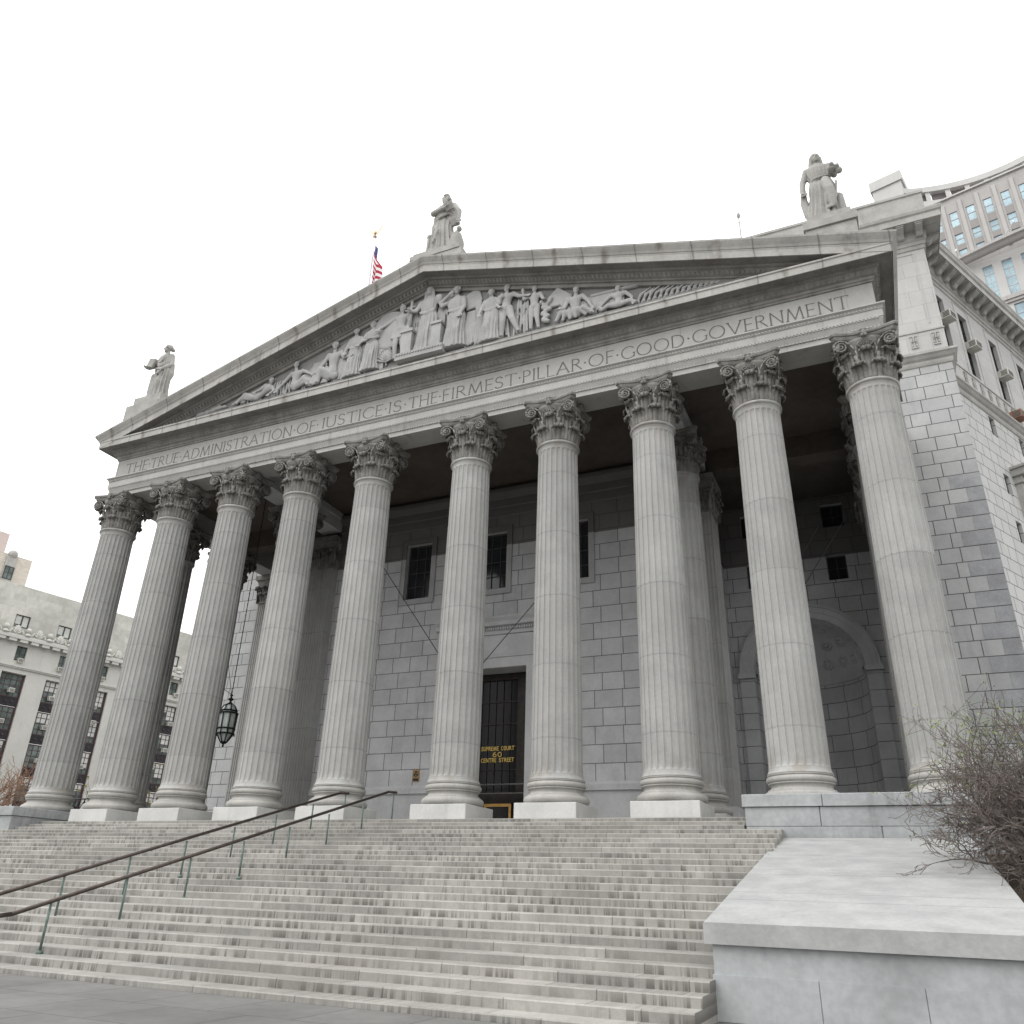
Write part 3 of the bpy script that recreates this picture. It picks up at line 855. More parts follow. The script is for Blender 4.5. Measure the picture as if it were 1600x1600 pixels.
# portico back wall
wins = [(-5.38, -3.80, 11.22, 14.38), (-0.82, 0.66, 11.22, 14.38), (3.58, 5.10, 11.22, 14.38)]
door = (-1.92, 1.92, ZF, 7.12)
mb = MB()
wall(mb, (0, PW, 0), XA, NY, 9.9, 1.75, 17.0, [(w[0], w[1], w[2], w[3]) for w in wins] + [(door[0], door[1], 1.75, door[3])], 0.45, -9.9, 0, 1)
wall(mb, (0, PW, 0), XA, NY, 9.9, ZF, 1.36, [(door[0], door[1], ZF, 1.36)], 0.45, -9.9, 1, 1)
# deep vestibule linings
for sg in (-1, 1):
    mb.face([(sg*1.92, PW+0.44, ZF), (sg*1.92, 9.2, ZF), (sg*1.92, 9.2, 7.12), (sg*1.92, PW+0.44, 7.12)], mi=1)
mb.face([(-1.92, PW+0.44, 7.12), (1.92, PW+0.44, 7.12), (1.92, 9.2, 7.12), (-1.92, 9.2, 7.12)], mi=1)
# returns back to the side recesses
for sg in (-1, 1):
    x = sg*10.4
    mb.face([(x, 9.0, ZF), (x, 15.0, ZF), (x, 15.0, 17.0), (x, 9.0, 17.0)])
part('portico_wall', mb, [M['inner'], M['smooth']])
mb = MB()
for x0, x1 in ((-9.9, -1.93-0.55), (1.93+0.55, 9.9)):
    mb.loft([[(x, PW-d, z) for d, z in ((0, 1.36), (0.10, 1.38), (0.10, 1.62), (0.03, 1.75), (0, 1.75))] for x in (x0, x1)], False)
part('base_course', mb, M['smooth'])
mb = MB()
mb.loft([[(x, PW-d, z) for d, z in ((0.0, 15.25), (0.07, 15.3), (0.07, 15.75), (0.14, 15.8), (0.14, 16.2), (0.28, 16.35), (0.42, 16.5), (0.42, 16.7), (0.1, 16.99))] for x in (-9.9, 9.9)], False)
part('wall_cornice', mb, M['trim_in'])
I4 = frame_M((0, PW, 0), XA, NY)
for w in wins:
    o = window(CH, I4, w[0], w[1], w[2], w[3], 0.30, M['gframe'], M['wglass'], 3, 4, 0.08)
    s = MB()
    e = 0.24
    for (x0, x1, z0, z1) in ((w[0]-e, w[0]-0.002, w[2]-e, w[3]+e), (w[1]+0.002, w[1]+e, w[2]-e, w[3]+e), (w[0]-0.002, w[1]+0.002, w[3]+0.002, w[3]+e), (w[0]-0.002, w[1]+0.002, w[2]-e, w[2]-0.002)):
        s.box(x0, x1, -0.0, 0.075, z0, z1, M=I4)
    for (x0, x1, z0, z1) in ((w[0]-e-0.06, w[0]-e, w[2]-e-0.06, w[3]+e+0.06), (w[1]+e, w[1]+e+0.06, w[2]-e-0.06, w[3]+e+0.06), (w[0]-e, w[1]+e, w[3]+e, w[3]+e+0.06), (w[0]-e, w[1]+e, w[2]-e-0.06, w[2]-e)):
        s.box(x0, x1, -0.0, 0.11, z0, z1, M=I4)
    link('surround', s, M['trim_in'], o)
# ---- doorway: surround, hood, bronze screen
o = MB()
e = 0.5
for (x0, x1, z0, z1, d) in ((-1.92-e, -1.922, ZF, 7.12+e, 0.12), (1.922, 1.92+e, ZF, 7.12+e, 0.12), (-1.922, 1.922, 7.122, 7.12+e, 0.12),
                            (-1.92-e-0.1, -1.92-e, ZF, 7.12+e+0.1, 0.18), (1.92+e, 1.92+e+0.1, ZF, 7.12+e+0.1, 0.18), (-1.92-e, 1.92+e, 7.12+e, 7.12+e+0.1, 0.18)):
    o.box(x0, x1, 0, d, z0, z1, M=I4)
dr = part('doorway', o, M['smooth'])
h = MB()
h.box(-2.6, 2.6, 0, 0.10, 7.75, 8.75, M=I4)
h.loft([[(x, PW-d, z) for d, z in ((0.0, 8.76), (0.16, 8.78), (0.18, 8.95), (0.20, 9.12), (0.42, 9.16), (0.46, 9.34), (0.60, 9.50), (0.60, 9.58), (0.0, 9.66))] for x in (-3.0, 3.0)], False, True)
for i in range(46):
    x = -2.9 + i*0.1275; h.box(x, x+0.075, 0.19, 0.30, 8.97, 9.11, M=I4)
link('door_hood', h, M['smooth'], dr)
for sg in (-1, 1):
    k = MB()
    k.loft([[(sg*2.75 + dx, PW-d, z) for d, z in ((0.0, 7.9), (0.10, 7.9), (0.16, 8.1), (0.14, 8.4), (0.30, 8.6), (0.34, 8.75), (0.0, 8.75))] for dx in (-0.16, 0.16)], False, True)
    link('console', k, M['smooth'], dr)
YG = 9.0
b = MB()
for (x0, x1, z0, z1, y0) in ((-1.915, -0.97, ZF, 7.115, YG-0.10), (1.0, 1.915, 1.45, 7.115, YG-0.10), (-0.97, 1.0, 6.78, 7.115, YG-0.102), (-0.97, 1.0, 1.0, 1.45, YG-0.20), (1.0, 1.915, 1.0, 1.449, YG-0.201)):
    b.box(x0, x1, y0, YG+0.1, z0, z1)
link('door_screen', b, M['bronze'], dr)
b = MB()
for i in range(1, 5):
    x = -0.97 + 1.97*i/5; b.box(x-0.012, x+0.012, YG-0.05, YG-0.01, 1.45, 6.78)
for i in range(1, 5):
    z = 1.45 + 5.33*i/5; b.box(-0.97, 1.0, YG-0.055, YG-0.012, z-0.025, z+0.025)
link('transom_bars', b, M['bronze'], dr)
b = MB(); b.box(-0.97, 1.0, YG, YG+0.03, 1.45, 6.78)
link('transom_glass', b, M['dglass'], dr)
for x0, x1 in ((-0.60, 0.80), (0.96, 1.60)):
    b = MB()
    for (a0, a1, z0, z1) in ((x0, x0+0.12, ZF, 1.0), (x1-0.12, x1, ZF, 1.0), (x0+0.12, x1-0.12, 0.86, 0.998), (x0+0.12, x1-0.12, ZF, ZF+0.2)):
        b.box(a0, a1, YG-0.12, YG-0.02, z0, z1)
    dd = link('door', b, M['brass'], dr)
    b = MB(); b.box(x0+0.1, x1-0.1, YG-0.05, YG-0.03, ZF+0.18, 0.88)
    link('pane', b, M['dglass'], dd)
b = MB(); b.box(-1.9, 1.9, YG+0.02, YG+0.05, ZF, 1.0)
link('door_backing', b, M['bronze'], dr)

# ---- side recesses with niches
def recess(sg):
    cx = sg*14.1; YR = 15.0; R = 2.62; ZS = 7.72
    m = MB()
    x0, x1 = (10.4, 18.9)
    # flat wall, with a half-round opening left in it
    NA = 16
    U = lambda x, z: (x, z)
    def face(pts, mi=0):
        q = [(sg*p[0], YR, p[1]) for p in pts]; uv = [(sg*p[0], p[1]) for p in pts]
        m.face(q if sg > 0 else q[::-1], uv=uv if sg > 0 else uv[::-1], mi=mi)
    c_ = 14.1
    hw = [(11.6, 12.55, 12.25, 13.6), (15.65, 16.6, 12.25, 13.6), (15.7, 16.8, 15.2, 16.5), (11.5, 12.6, 15.2, 16.5)]
    wx0 = sg*x0 if sg > 0 else -x1
    hs_ = [((h[0], h[1], h[2], h[3]) if sg > 0 else (-h[1], -h[0], h[2], h[3])) for h in hw]
    wall(m, (0, YR, 0), XA, NY, (x1 if sg > 0 else -x0), 11.2, 17.0, hs_, 0.4, (x0 if sg > 0 else -x1), 0, 1)
    face([(x0, ZF), (c_-R, ZF), (c_-R, ZS), (x0, ZS)]); face([(c_+R, ZF), (x1, ZF), (x1, ZS), (c_+R, ZS)])
    pts = [(c_ + R*math.cos(math.pi*i/NA), ZS + R*math.sin(math.pi*i/NA)) for i in range(NA+1)]
    for i in range(NA):
        p, q = pts[i], pts[i+1]
        # fan up to the top edge / sides
        def outp(p):
            dx, dz = p[0]-c_, p[1]-ZS
            k = min(((x1-c_)/dx) if dx > 1e-6 else 1e9, ((x0-c_)/dx) if dx < -1e-6 else 1e9, (11.2-ZS)/dz if dz > 1e-6 else 1e9)
            return (c_+dx*k, ZS+dz*k)
        a, b_ = outp(p), outp(q)
        poly = [p, a]
        if abs(a[1]-11.2) > 1e-3 and abs(b_[1]-11.2) < 1e-3: poly.append((x1, 11.2))
        if abs(a[1]-11.2) < 1e-3 and abs(b_[1]-11.2) > 1e-3: poly.append((x0, 11.2))
        poly += [b_, q]
        face(poly)
    # cylinder of the niche (smooth courses)
    NC = 18
    for i in range(NC):
        a0, a1 = math.pi*i/NC, math.pi*(i+1)/NC
        p = [(cx + R*math.cos(a0), YR + R*math.sin(a0)), (cx + R*math.cos(a1), YR + R*math.sin(a1))]
        m.face([(*p[1], ZF), (*p[0], ZF), (*p[0], ZS), (*p[1], ZS)], uv=[(-R*a1, ZF), (-R*a0, ZF), (-R*a0, ZS), (-R*a1, ZS)])
    # end wall of the recess
    m.face([(sg*18.9, 13.0, ZF), (sg*18.9, 15.0, ZF), (sg*18.9, 15.0, 17.0), (sg*18.9, 13.0, 17.0)])
    w_ = part('recess_wall', m, [M['inner'], M['smooth']])
    Mi = frame_M((0, YR, 0), XA, NY)
    for h in hs_:
        window(CH, Mi, h[0], h[1], h[2], h[3], 0.3, M['gframe'], M['wglass'], 2, 2, 0.07)
    # semi-dome with coffers
    d = MB(); NP = 8
    for j in range(NP):
        b0, b1 = math.pi/2*j/NP, math.pi/2*(j+1)/NP
        for i in range(NC):
            a0, a1 = math.pi*i/NC, math.pi*(i+1)/NC
            f = lambda a, b: (cx + R*math.cos(b)*math.cos(a), YR + R*math.cos(b)*math.sin(a), ZS + R*math.sin(b))
            q = [f(a1, b0), f(a0, b0), f(a0, b1), f(a1, b1)] if j < NP-1 else [f(a1, b0), f(a0, b0), f(a0, b1)]
            d.face(q, smooth=True)
    for j, nb in ((0.30, 9), (0.68, 7), (1.05, 5)):
        for i in range(nb):
            a = math.pi*(i+0.5)/nb
            dv = Vector((math.cos(j)*math.cos(a), math.cos(j)*math.sin(a), math.sin(j)))
            p = Vector((cx, YR, ZS)) + dv*(R-0.03)
            t1 = Vector((-math.sin(a), math.cos(a), 0)); t2 = dv.cross(t1)
            rr = 0.25*math.cos(j)**0.4
            ring = [p + t1*(rr*math.cos(2*math.pi*k/8)) + t2*(rr*math.sin(2*math.pi*k/8)) for k in range(9)]
            for k in range(8): d.tube(ring[k], ring[k+1], 0.075, 0.075, 5)
            d.ball(p, 0.12, 0.12, 0.12, 8, 5)
    link('semi_dome', d, M['smooth'], w_)
    # archivolt, impost band and jamb piers
    a_ = MB()
    rr = [(R+0.02, 0.0), (R+0.02, 0.10), (R+0.30, 0.10), (R+0.32, 0.15), (R+0.58, 0.15), (R+0.60, 0.24), (R+0.72, 0.24), (R+0.74, 0.0)]
    a_.loft([[(cx + r*math.cos(math.pi*i/24), YR - dd, ZS + r*math.sin(math.pi*i/24)) for r, dd in rr] for i in range(25)], False)
    for q in (-1, 1):
        a_.box(cx + q*(R+0.37)-0.44, cx + q*(R+0.37)+0.44, YR-0.32, YR-0.002, ZS-0.28, ZS-0.02)
    link('archivolt', a_, M['smooth'], w_)
    im = MB()
    im.loft([[(cx + r*math.cos(math.pi*i/NC), YR + r*math.sin(math.pi*i/NC), z) for r, z in ((R-0.001, ZS-0.28), (R-0.10, ZS-0.24), (R-0.16, ZS-0.06), (R-0.001, ZS-0.02))] for i in range(NC+1)], False)
    link('impost', im, M['smooth'], w_)
    for q in (-1, 1):
        jb = MB()
        x = cx + q*(R+0.37)
        zz = ZF + 0.6
        jb.box(x-0.40, x+0.40, YR-0.16, YR-0.002, ZF, zz)
        while zz < ZS - 0.3:
            z2 = min(zz+0.8, ZS-0.285)
            jb.box(x-0.36, x+0.36, YR-0.12, YR-0.002, zz+0.014, z2-0.014)
            zz = z2
        link('jamb', jb, M['smooth'], w_)
    # dark coping/grille low in the niche
recess(1); recess(-1)

# ---- ceiling with beams
mb = MB()
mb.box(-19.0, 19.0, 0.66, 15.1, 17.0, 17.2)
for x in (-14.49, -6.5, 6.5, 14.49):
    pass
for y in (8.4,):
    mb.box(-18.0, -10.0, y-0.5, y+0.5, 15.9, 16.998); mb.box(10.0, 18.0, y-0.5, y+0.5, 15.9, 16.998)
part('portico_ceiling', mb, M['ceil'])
for x in (-10.49, 10.49):
    mb = MB()
    mb.box(x-0.62, x+0.62, 0.655, PW-0.2, ZA+0.003, 16.997)
    mb.box(x-0.70, x+0.70, 0.66, PW-0.21, 16.55, 16.70)
    part('ceiling_beam', mb, M['smooth'])

# ------------------------------------------------------------------ entablature
HX, YF = 19.12, -0.60        # frieze half width and plane
YB = 12.95
def sweep(prof, m, name, parent=CH, inner=None):
    mb = MB()
    rings = []
    for d, z in prof:
        rings.append([(-HX-d, YB, z), (-HX-d, YF-d, z), (HX+d, YF-d, z), (HX+d, YB, z)])
    # loft along profile: ring per profile point, open polyline
    n = 4
    for i in range(len(prof)-1):
        for j in range(3):
            a, b = rings[i][j], rings[i][j+1]; c_, d_ = rings[i+1][j+1], rings[i+1][j]
            mb.face([a, b, c_, d_])
    return mb
arch = [(-1.22, ZA), (0.0, ZA), (0.0, 16.06), (0.03, 16.07), (0.03, 16.10), (0.04, 16.12), (0.13, 16.36), (0.13, 16.40), (0.15, 16.41), (0.15, 16.72), (0.18, 16.735), (0.18, 16.76), (0.16, 16.77), (0.20, 16.84), (0.27, 16.89), (0.27, 16.95), (0.0, 16.99)]
mb = sweep(arch, None, 'architrave')
# inner beam face
mb.face([(-17.9, 0.62, ZA), (17.9, 0.62, ZA), (17.9, 0.62, 17.0), (-17.9, 0.62, 17.0)])
for sg in (-1, 1):
    mb.face([(sg*17.9, 0.62, ZA), (sg*17.9, YB, ZA), (sg*17.9, YB, 17.0), (sg*17.9, 0.62, 17.0)])
# running bead mouldings
for zc, dd in ((16.085, 0.035), (16.38, 0.13), (16.79, 0.17)):
    nb = 300
    for i in range(nb):
        x = -HX + (i+0.5)*2*HX/nb
        mb.box(x-0.035, x+0.035, YF-dd-0.03, YF-dd, zc-0.03, zc+0.03)
ar = part('architrave', mb, M['entab'])
mb = sweep([(0.0, 16.975), (0.0, 18.08)], None, 'frieze')
fz = part('frieze', mb, M['frieze'])
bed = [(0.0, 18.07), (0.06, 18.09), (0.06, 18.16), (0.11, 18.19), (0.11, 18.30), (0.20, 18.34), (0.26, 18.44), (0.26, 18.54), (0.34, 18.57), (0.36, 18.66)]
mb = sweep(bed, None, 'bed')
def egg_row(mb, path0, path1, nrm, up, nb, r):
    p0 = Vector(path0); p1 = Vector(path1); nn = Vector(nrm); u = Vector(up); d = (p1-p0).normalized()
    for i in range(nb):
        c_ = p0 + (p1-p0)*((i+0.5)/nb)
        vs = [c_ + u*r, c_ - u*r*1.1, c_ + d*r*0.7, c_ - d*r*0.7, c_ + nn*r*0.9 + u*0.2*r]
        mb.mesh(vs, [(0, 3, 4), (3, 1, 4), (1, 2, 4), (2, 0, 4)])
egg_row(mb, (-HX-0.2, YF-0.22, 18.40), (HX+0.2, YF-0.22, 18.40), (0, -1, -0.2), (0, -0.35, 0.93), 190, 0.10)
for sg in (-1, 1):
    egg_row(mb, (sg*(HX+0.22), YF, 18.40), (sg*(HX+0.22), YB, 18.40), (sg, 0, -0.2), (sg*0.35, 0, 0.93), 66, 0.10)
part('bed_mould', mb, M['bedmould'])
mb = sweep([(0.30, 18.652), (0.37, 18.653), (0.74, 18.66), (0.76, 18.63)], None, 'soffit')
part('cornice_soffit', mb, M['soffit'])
cor = [(0.76, 18.63), (0.80, 18.63), (0.80, 18.93), (0.84, 18.96), (0.84, 19.03), (0.80, 19.07), (0.25, 19.10), (-0.2, 19.12)]
mb = sweep(cor, None, 'cornice')
part('cornice', mb, M['cornice'])

# raking cornice (vertical section slid along the slope)
SL = 0.291; ZAP = 24.42
def rake(prof, m, name, close_y=None):
    mb = MB()
    for sg in (-1, 1):
        for i in range(len(prof)-1):
            (d0, h0), (d1, h1) = prof[i], prof[i+1]
            def P(d, h, end):
                x = (HX + max(d, 0) if end else 0.0)
                return (sg*x, YF-d, ZAP + h - SL*x)
            q = [P(d0, h0, 1), P(d0, h0, 0), P(d1, h1, 0), P(d1, h1, 1)]
            mb.face(q if sg < 0 else q[::-1])
    return mb
rprof = [(-0.16, -0.62), (-0.02, -0.60), (-0.02, -0.42), (0.06, -0.40), (0.06, -0.33), (0.16, -0.28), (0.24, -0.17), (0.24, -0.10), (0.34, -0.07), (0.36, 0.0)]
mb = rake(rprof, None, 'x')
for sg in (-1, 1):
    egg_row(mb, (0, YF-0.20, ZAP-0.225), (sg*18.3, YF-0.20, ZAP-0.225-SL*18.3), (0, -1, -0.2), (0, -0.35, 0.93), 94, 0.10)
part('raking_bed_mould', mb, M['bedmould'])
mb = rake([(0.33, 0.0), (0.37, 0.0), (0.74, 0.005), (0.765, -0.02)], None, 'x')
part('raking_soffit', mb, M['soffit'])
rcor = [(0.765, -0.02), (0.815, -0.02), (0.815, 0.30), (0.83, 0.33), (0.83, 0.37), (0.86, 0.39), (0.90, 0.48), (0.98, 0.60), (1.04, 0.70), (1.05, 0.78), (1.02, 0.80), (0.2, 0.86)]
mb = rake(rcor, None, 'x')
# returns of the sima along the flanks
for sg in (-1, 1):
    for i in range(1, len(rcor)-1):
        (d0, h0), (d1, h1) = rcor[i], rcor[i+1]
        a = (sg*(HX+d0), YF-d0, ZAP+h0-SL*(HX+d0)); b = (sg*(HX+d1), YF-d1, ZAP+h1-SL*(HX+d1))
        q = [a, (a[0], YB, a[2]), (b[0], YB, b[2]), b]
        mb.face(q if sg < 0 else q[::-1])
part('raking_cornice', mb, M['cornice'])
mb = MB()
for sg in (-1, 1):
    xe = HX + 0.2
    q = [(0, YF-0.2, ZAP+0.86), (sg*xe, YF-0.2, ZAP+0.86-SL*xe), (sg*xe, YB, ZAP+0.86-SL*xe), (0, YB, ZAP+0.86)]
    mb.face(q if sg > 0 else q[::-1])
part('roof', mb, M['wtrim'])
# tympanum wall
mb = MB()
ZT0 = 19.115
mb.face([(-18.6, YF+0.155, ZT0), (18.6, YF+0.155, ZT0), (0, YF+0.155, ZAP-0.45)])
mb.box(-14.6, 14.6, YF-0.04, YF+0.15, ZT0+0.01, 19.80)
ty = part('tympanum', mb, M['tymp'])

# ------------------------------------------------------------------ lettering
def arc(cx, cy, rx, ry, a0, a1, n=14):
    return [(cx + rx*math.cos(rad(a0 + (a1-a0)*i/n)), cy + ry*math.sin(rad(a0 + (a1-a0)*i/n))) for i in range(n+1)]
GL = {
 'T': (0.72, [[(0,1),(0.72,1)], [(0.36,1),(0.36,0)]], [(0.36,0),(0.0,0.96,'v'),(0.72,0.96,'v')]),
 'H': (0.78, [[(0.08,0),(0.08,1)], [(0.70,0),(0.70,1)], [(0.08,0.53),(0.70,0.53)]], [(0.08,0),(0.08,1),(0.70,0),(0.70,1)]),
 'E': (0.50, [[(0.06,0),(0.06,1)], [(0.06,1),(0.5,1)], [(0.06,0.53),(0.44,0.53)], [(0.06,0),(0.52,0)]], [(0.06,0),(0.06,1)]),
 'F': (0.48, [[(0.06,0),(0.06,1)], [(0.06,1),(0.5,1)], [(0.06,0.52),(0.42,0.52)]], [(0.06,0)]),
 'R': (0.66, [[(0.06,0),(0.06,1)], [(0.06,1),(0.25,1)] + arc(0.25,0.765,0.25,0.235,90,-90,10) + [(0.06,0.53)], [(0.26,0.53),(0.68,0)]], [(0.06,0)]),
 'P': (0.54, [[(0.06,0),(0.06,1)], [(0.06,1),(0.25,1)] + arc(0.25,0.75,0.26,0.25,90,-90,10) + [(0.06,0.5)]], [(0.06,0)]),
 'U': (0.74, [[(0.06,1),(0.06,0.32)] + arc(0.37,0.32,0.31,0.32,180,360,12) + [(0.68,1)]], [(0.06,1),(0.68,1)]),
 'A': (0.86, [[(0.03,0),(0.43,1)], [(0.43,1),(0.83,0)], [(0.18,0.36),(0.68,0.36)]], [(0.03,0),(0.83,0)]),
 'D': (0.80, [[(0.06,0),(0.06,1)], [(0.06,1),(0.30,1)] + arc(0.30,0.5,0.46,0.5,90,-90,14) + [(0.06,0)]], []),
 'M': (0.98, [[(0.05,0),(0.17,1)], [(0.17,1),(0.49,0.05)], [(0.49,0.05),(0.81,1)], [(0.81,1),(0.93,0)]], [(0.05,0),(0.93,0)]),
 'I': (0.16, [[(0.08,0),(0.08,1)]], [(0.08,0),(0.08,1)]),
 'N': (0.80, [[(0.07,0),(0.07,1)], [(0.07,1),(0.73,0)], [(0.73,0),(0.73,1)]], [(0.07,0),(0.73,1)]),
 'S': (0.52, [arc(0.26,0.755,0.215,0.245,20,240,12) + arc(0.25,0.26,0.24,0.26,70,-160,14)], []),
 'O': (0.96, [arc(0.48,0.5,0.45,0.5,90,450,28)], []),
 'C': (0.80, [arc(0.48,0.5,0.45,0.5,42,318,22)], []),
 'G': (0.86, [arc(0.48,0.5,0.45,0.5,42,325,22), [(0.84,0.42),(0.84,0.10)]], [(0.84,0.42)]),
 'J': (0.36, [[(0.30,1),(0.30,0.14)] + arc(0.02,0.14,0.28,0.34,0,-115,9)[1:]], [(0.30,1)]),
 'L': (0.50, [[(0.06,1),(0.06,0)], [(0.06,0),(0.52,0)]], [(0.06,1)]),
 'V': (0.84, [[(0.03,1),(0.42,0)], [(0.42,0),(0.81,1)]], [(0.03,1),(0.81,1)]),
}
def ribbon(mb, P, y, w, contrast=0.0, ext=0.15):
    """flat stroke along a polyline; mitred so that no two faces overlap; contrast thins the horizontal runs"""
    P = [p for i, p in enumerate(P) if i == 0 or (p-P[i-1]).length > 1e-4]
    n = len(P)
    closed = (P[0]-P[-1]).length < 1e-4 and n > 3
    if closed: P = P[:-1]; n -= 1
    D = []
    for i in range(n if closed else n-1):
        d = P[(i+1) % n]-P[i]; D.append(d.normalized())
    L_, R_ = [], []
    for i in range(n):
        if closed: d0, d1 = D[i-1], D[i]
        else: d0, d1 = D[max(i-1, 0)], D[min(i, n-2)]
        t = (d0+d1).normalized() if (d0+d1).length > 1e-3 else d1
        nr = Vector((-t.y, t.x))
        k = max(0.5, nr.dot(Vector((-d1.y, d1.x))))
        hw = w*(1-contrast+contrast*abs(t.y))/2/k
        p = P[i].copy()
        if not closed:
            if i == 0: p -= d1*w*ext
            if i == n-1: p += d0*w*ext
        L_.append(p+nr*hw); R_.append(p-nr*hw)
    for i in range(n if closed else n-1):
        j = (i+1) % n
        mb.face([(R_[i].x, y, R_[i].y), (R_[j].x, y, R_[j].y), (L_[j].x, y, L_[j].y), (L_[i].x, y, L_[i].y)])
def word(mb, txt, x0, x1, z0, h, y, pen=0.092, sp=0.16):
    ws = [GL[c][0] for c in txt]
    tot = sum(ws)*h + sp*h*(len(txt)-1)
    k = (x1-x0)/tot
    x = x0
    lay = 0
    for c in txt:
        w, strokes, ser = GL[c]
        for st in strokes:
            lay += 1
            ribbon(mb, [Vector((x + px*h*k, z0 + pz*h)) for px, pz in st], y - 0.0012*(lay % 5), pen*h, 0.36)
        for s_ in ser:
            lay += 1
            yy = y - 0.0012*(lay % 5) - 0.0006
            px, pz = x + s_[0]*h*k, z0 + s_[1]*h
            if len(s_) == 3: mb.face([(px-0.018, yy, pz-0.05), (px+0.018, yy, pz-0.05), (px+0.018, yy, pz+0.04), (px-0.018, yy, pz+0.04)])
            else: mb.face([(px-0.10*h, yy, pz-0.020), (px+0.10*h, yy, pz-0.020), (px+0.10*h, yy, pz+0.020), (px-0.10*h, yy, pz+0.020)])
        x += (w + sp)*h*k
WORDS = [('THE', -18.36, -16.80), ('TRUE', -16.56, -14.62), ('ADMINISTRATION', -14.34, -7.28), ('OF', -6.94, -5.86), ('JUSTICE', -5.60, -2.04), ('IS', -1.70, -1.02),
         ('THE', -0.62, 0.86), ('FIRMEST', 1.14, 4.78), ('PILLAR', 5.08, 7.76), ('OF', 8.08, 9.16), ('GOOD', 9.50, 12.10), ('GOVERNMENT', 12.44, 18.24)]
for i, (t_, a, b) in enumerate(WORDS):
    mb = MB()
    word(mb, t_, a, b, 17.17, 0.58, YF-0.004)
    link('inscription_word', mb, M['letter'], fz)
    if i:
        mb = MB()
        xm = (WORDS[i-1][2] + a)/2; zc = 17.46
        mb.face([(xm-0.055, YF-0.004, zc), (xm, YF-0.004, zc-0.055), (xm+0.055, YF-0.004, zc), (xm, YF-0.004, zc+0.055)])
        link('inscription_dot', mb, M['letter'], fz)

def sans(mb, txt, cx, zb, h, y, width, pen=0.2):
    w = sum(GL2.get(c, GL.get(c, (0.5,)))[0] if c != ' ' else 0.55 for c in txt)
    sp = 0.22
    tot = (w + sp*(len(txt)-1))*h
    k = width/tot
    x = cx - width/2; lay = 0
    for c in txt:
        if c == ' ':
            x += (0.55+sp)*h*k; continue
        gw, strokes = (GL2[c][0], GL2[c][1]) if c in GL2 else (GL[c][0], GL[c][1])
        for st in strokes:
            lay += 1; yy = y - 0.0006*(lay % 5)
            ribbon(mb, [Vector((x + px*h*k, zb + pz*h)) for px, pz in st], y - 0.0008*(lay % 5), pen*h, 0.0, 0.4)
        x += (gw+sp)*h*k
GL2 = {'6': (0.62, [arc(0.31,0.30,0.27,0.30,0,360,16), arc(0.40,0.42,0.36,0.58,180,88,8)]), '0': (0.66, [arc(0.33,0.5,0.30,0.5,90,450,20)]),
       'O': (0.66, [arc(0.33,0.5,0.30,0.5,90,450,20)]), 'C': (0.62, [arc(0.34,0.5,0.31,0.5,45,315,16)])}
for t_, x_, z_, h_, w_ in (('SUPREME COURT', 0.0, 3.42, 0.165, 1.72), ('60', -0.02, 3.12, 0.20, 0.46), ('CENTRE STREET', 0.0, 2.88, 0.165, 1.72)):
    mb = MB(); sans(mb, t_, x_, z_, h_, YG-0.064, w_); link('gold_lettering', mb, M['gold'], dr)

# ------------------------------------------------------------------ sculpture
def sculpt_mesh(mb, voxel, smooth=2):
    """fuse overlapping closed shells into one carved skin"""
    me = bpy.data.meshes.new('sculpt'); me.from_pydata(mb.v, [], mb.f)
    o = bpy.data.objects.new('sculpt', me); C.objects.link(o)
    r = o.modifiers.new('r', 'REMESH'); r.mode = 'VOXEL'; r.voxel_size = voxel; r.use_smooth_shade = True
    if smooth:
        s_ = o.modifiers.new('s', 'SMOOTH'); s_.factor = 0.5; s_.iterations = smooth
    dg = bpy.context.evaluated_depsgraph_get()
    ev = o.evaluated_get(dg)
    m2 = bpy.data.meshes.new_from_object(ev)
    bpy.data.objects.remove(o); bpy.data.meshes.remove(me)
    v = [tuple(x.co) for x in m2.vertices]; f = [tuple(p.vertices) for p in m2.polygons]
    bpy.data.meshes.remove(m2)
    out = MB(); out.mesh(v, f, 0, True)
    return out
def limb(mb, pts, radii):
    for i in range(len(pts)-1):
        mb.tube(pts[i], pts[i+1], radii[i], radii[i+1], 10)
    for p, r in zip(pts, radii): mb.ball(p, r, r, r, 10, 6)
def hand(mb, p, d, s=1.0, curl=0.5, side=(1, 0, 0)):
    """palm with four unequal bent fingers and a thumb"""
    p = Vector(p); d = Vector(d).normalized(); sd = (Vector(side) - d*Vector(side).dot(d)).normalized(); nn = d.cross(sd)
    mb.tube(p, p + d*0.05*s, 0.022*s, 0.027*s, 8); mb.ball(p + d*0.03*s, 0.028*s, 0.024*s, 0.028*s, 8, 6)
    for k, ln in enumerate((0.036, 0.044, 0.041, 0.031)):
        b = p + d*0.05*s + sd*((k-1.5)*0.0135*s)
        m_ = b + d*ln*0.6*s + nn*(curl*ln*0.3*s); e_ = m_ + (d*(1-curl) + nn*curl).normalized()*ln*0.5*s
        limb(mb, [b, m_, e_], [0.0085*s, 0.008*s, 0.006*s])
    b = p + d*0.012*s + sd*0.026*s
    limb(mb, [b, b + (d*0.7+sd*0.7).normalized()*0.026*s, b + (d*0.95+sd*0.35).normalized()*0.048*s], [0.010*s, 0.009*s, 0.007*s])
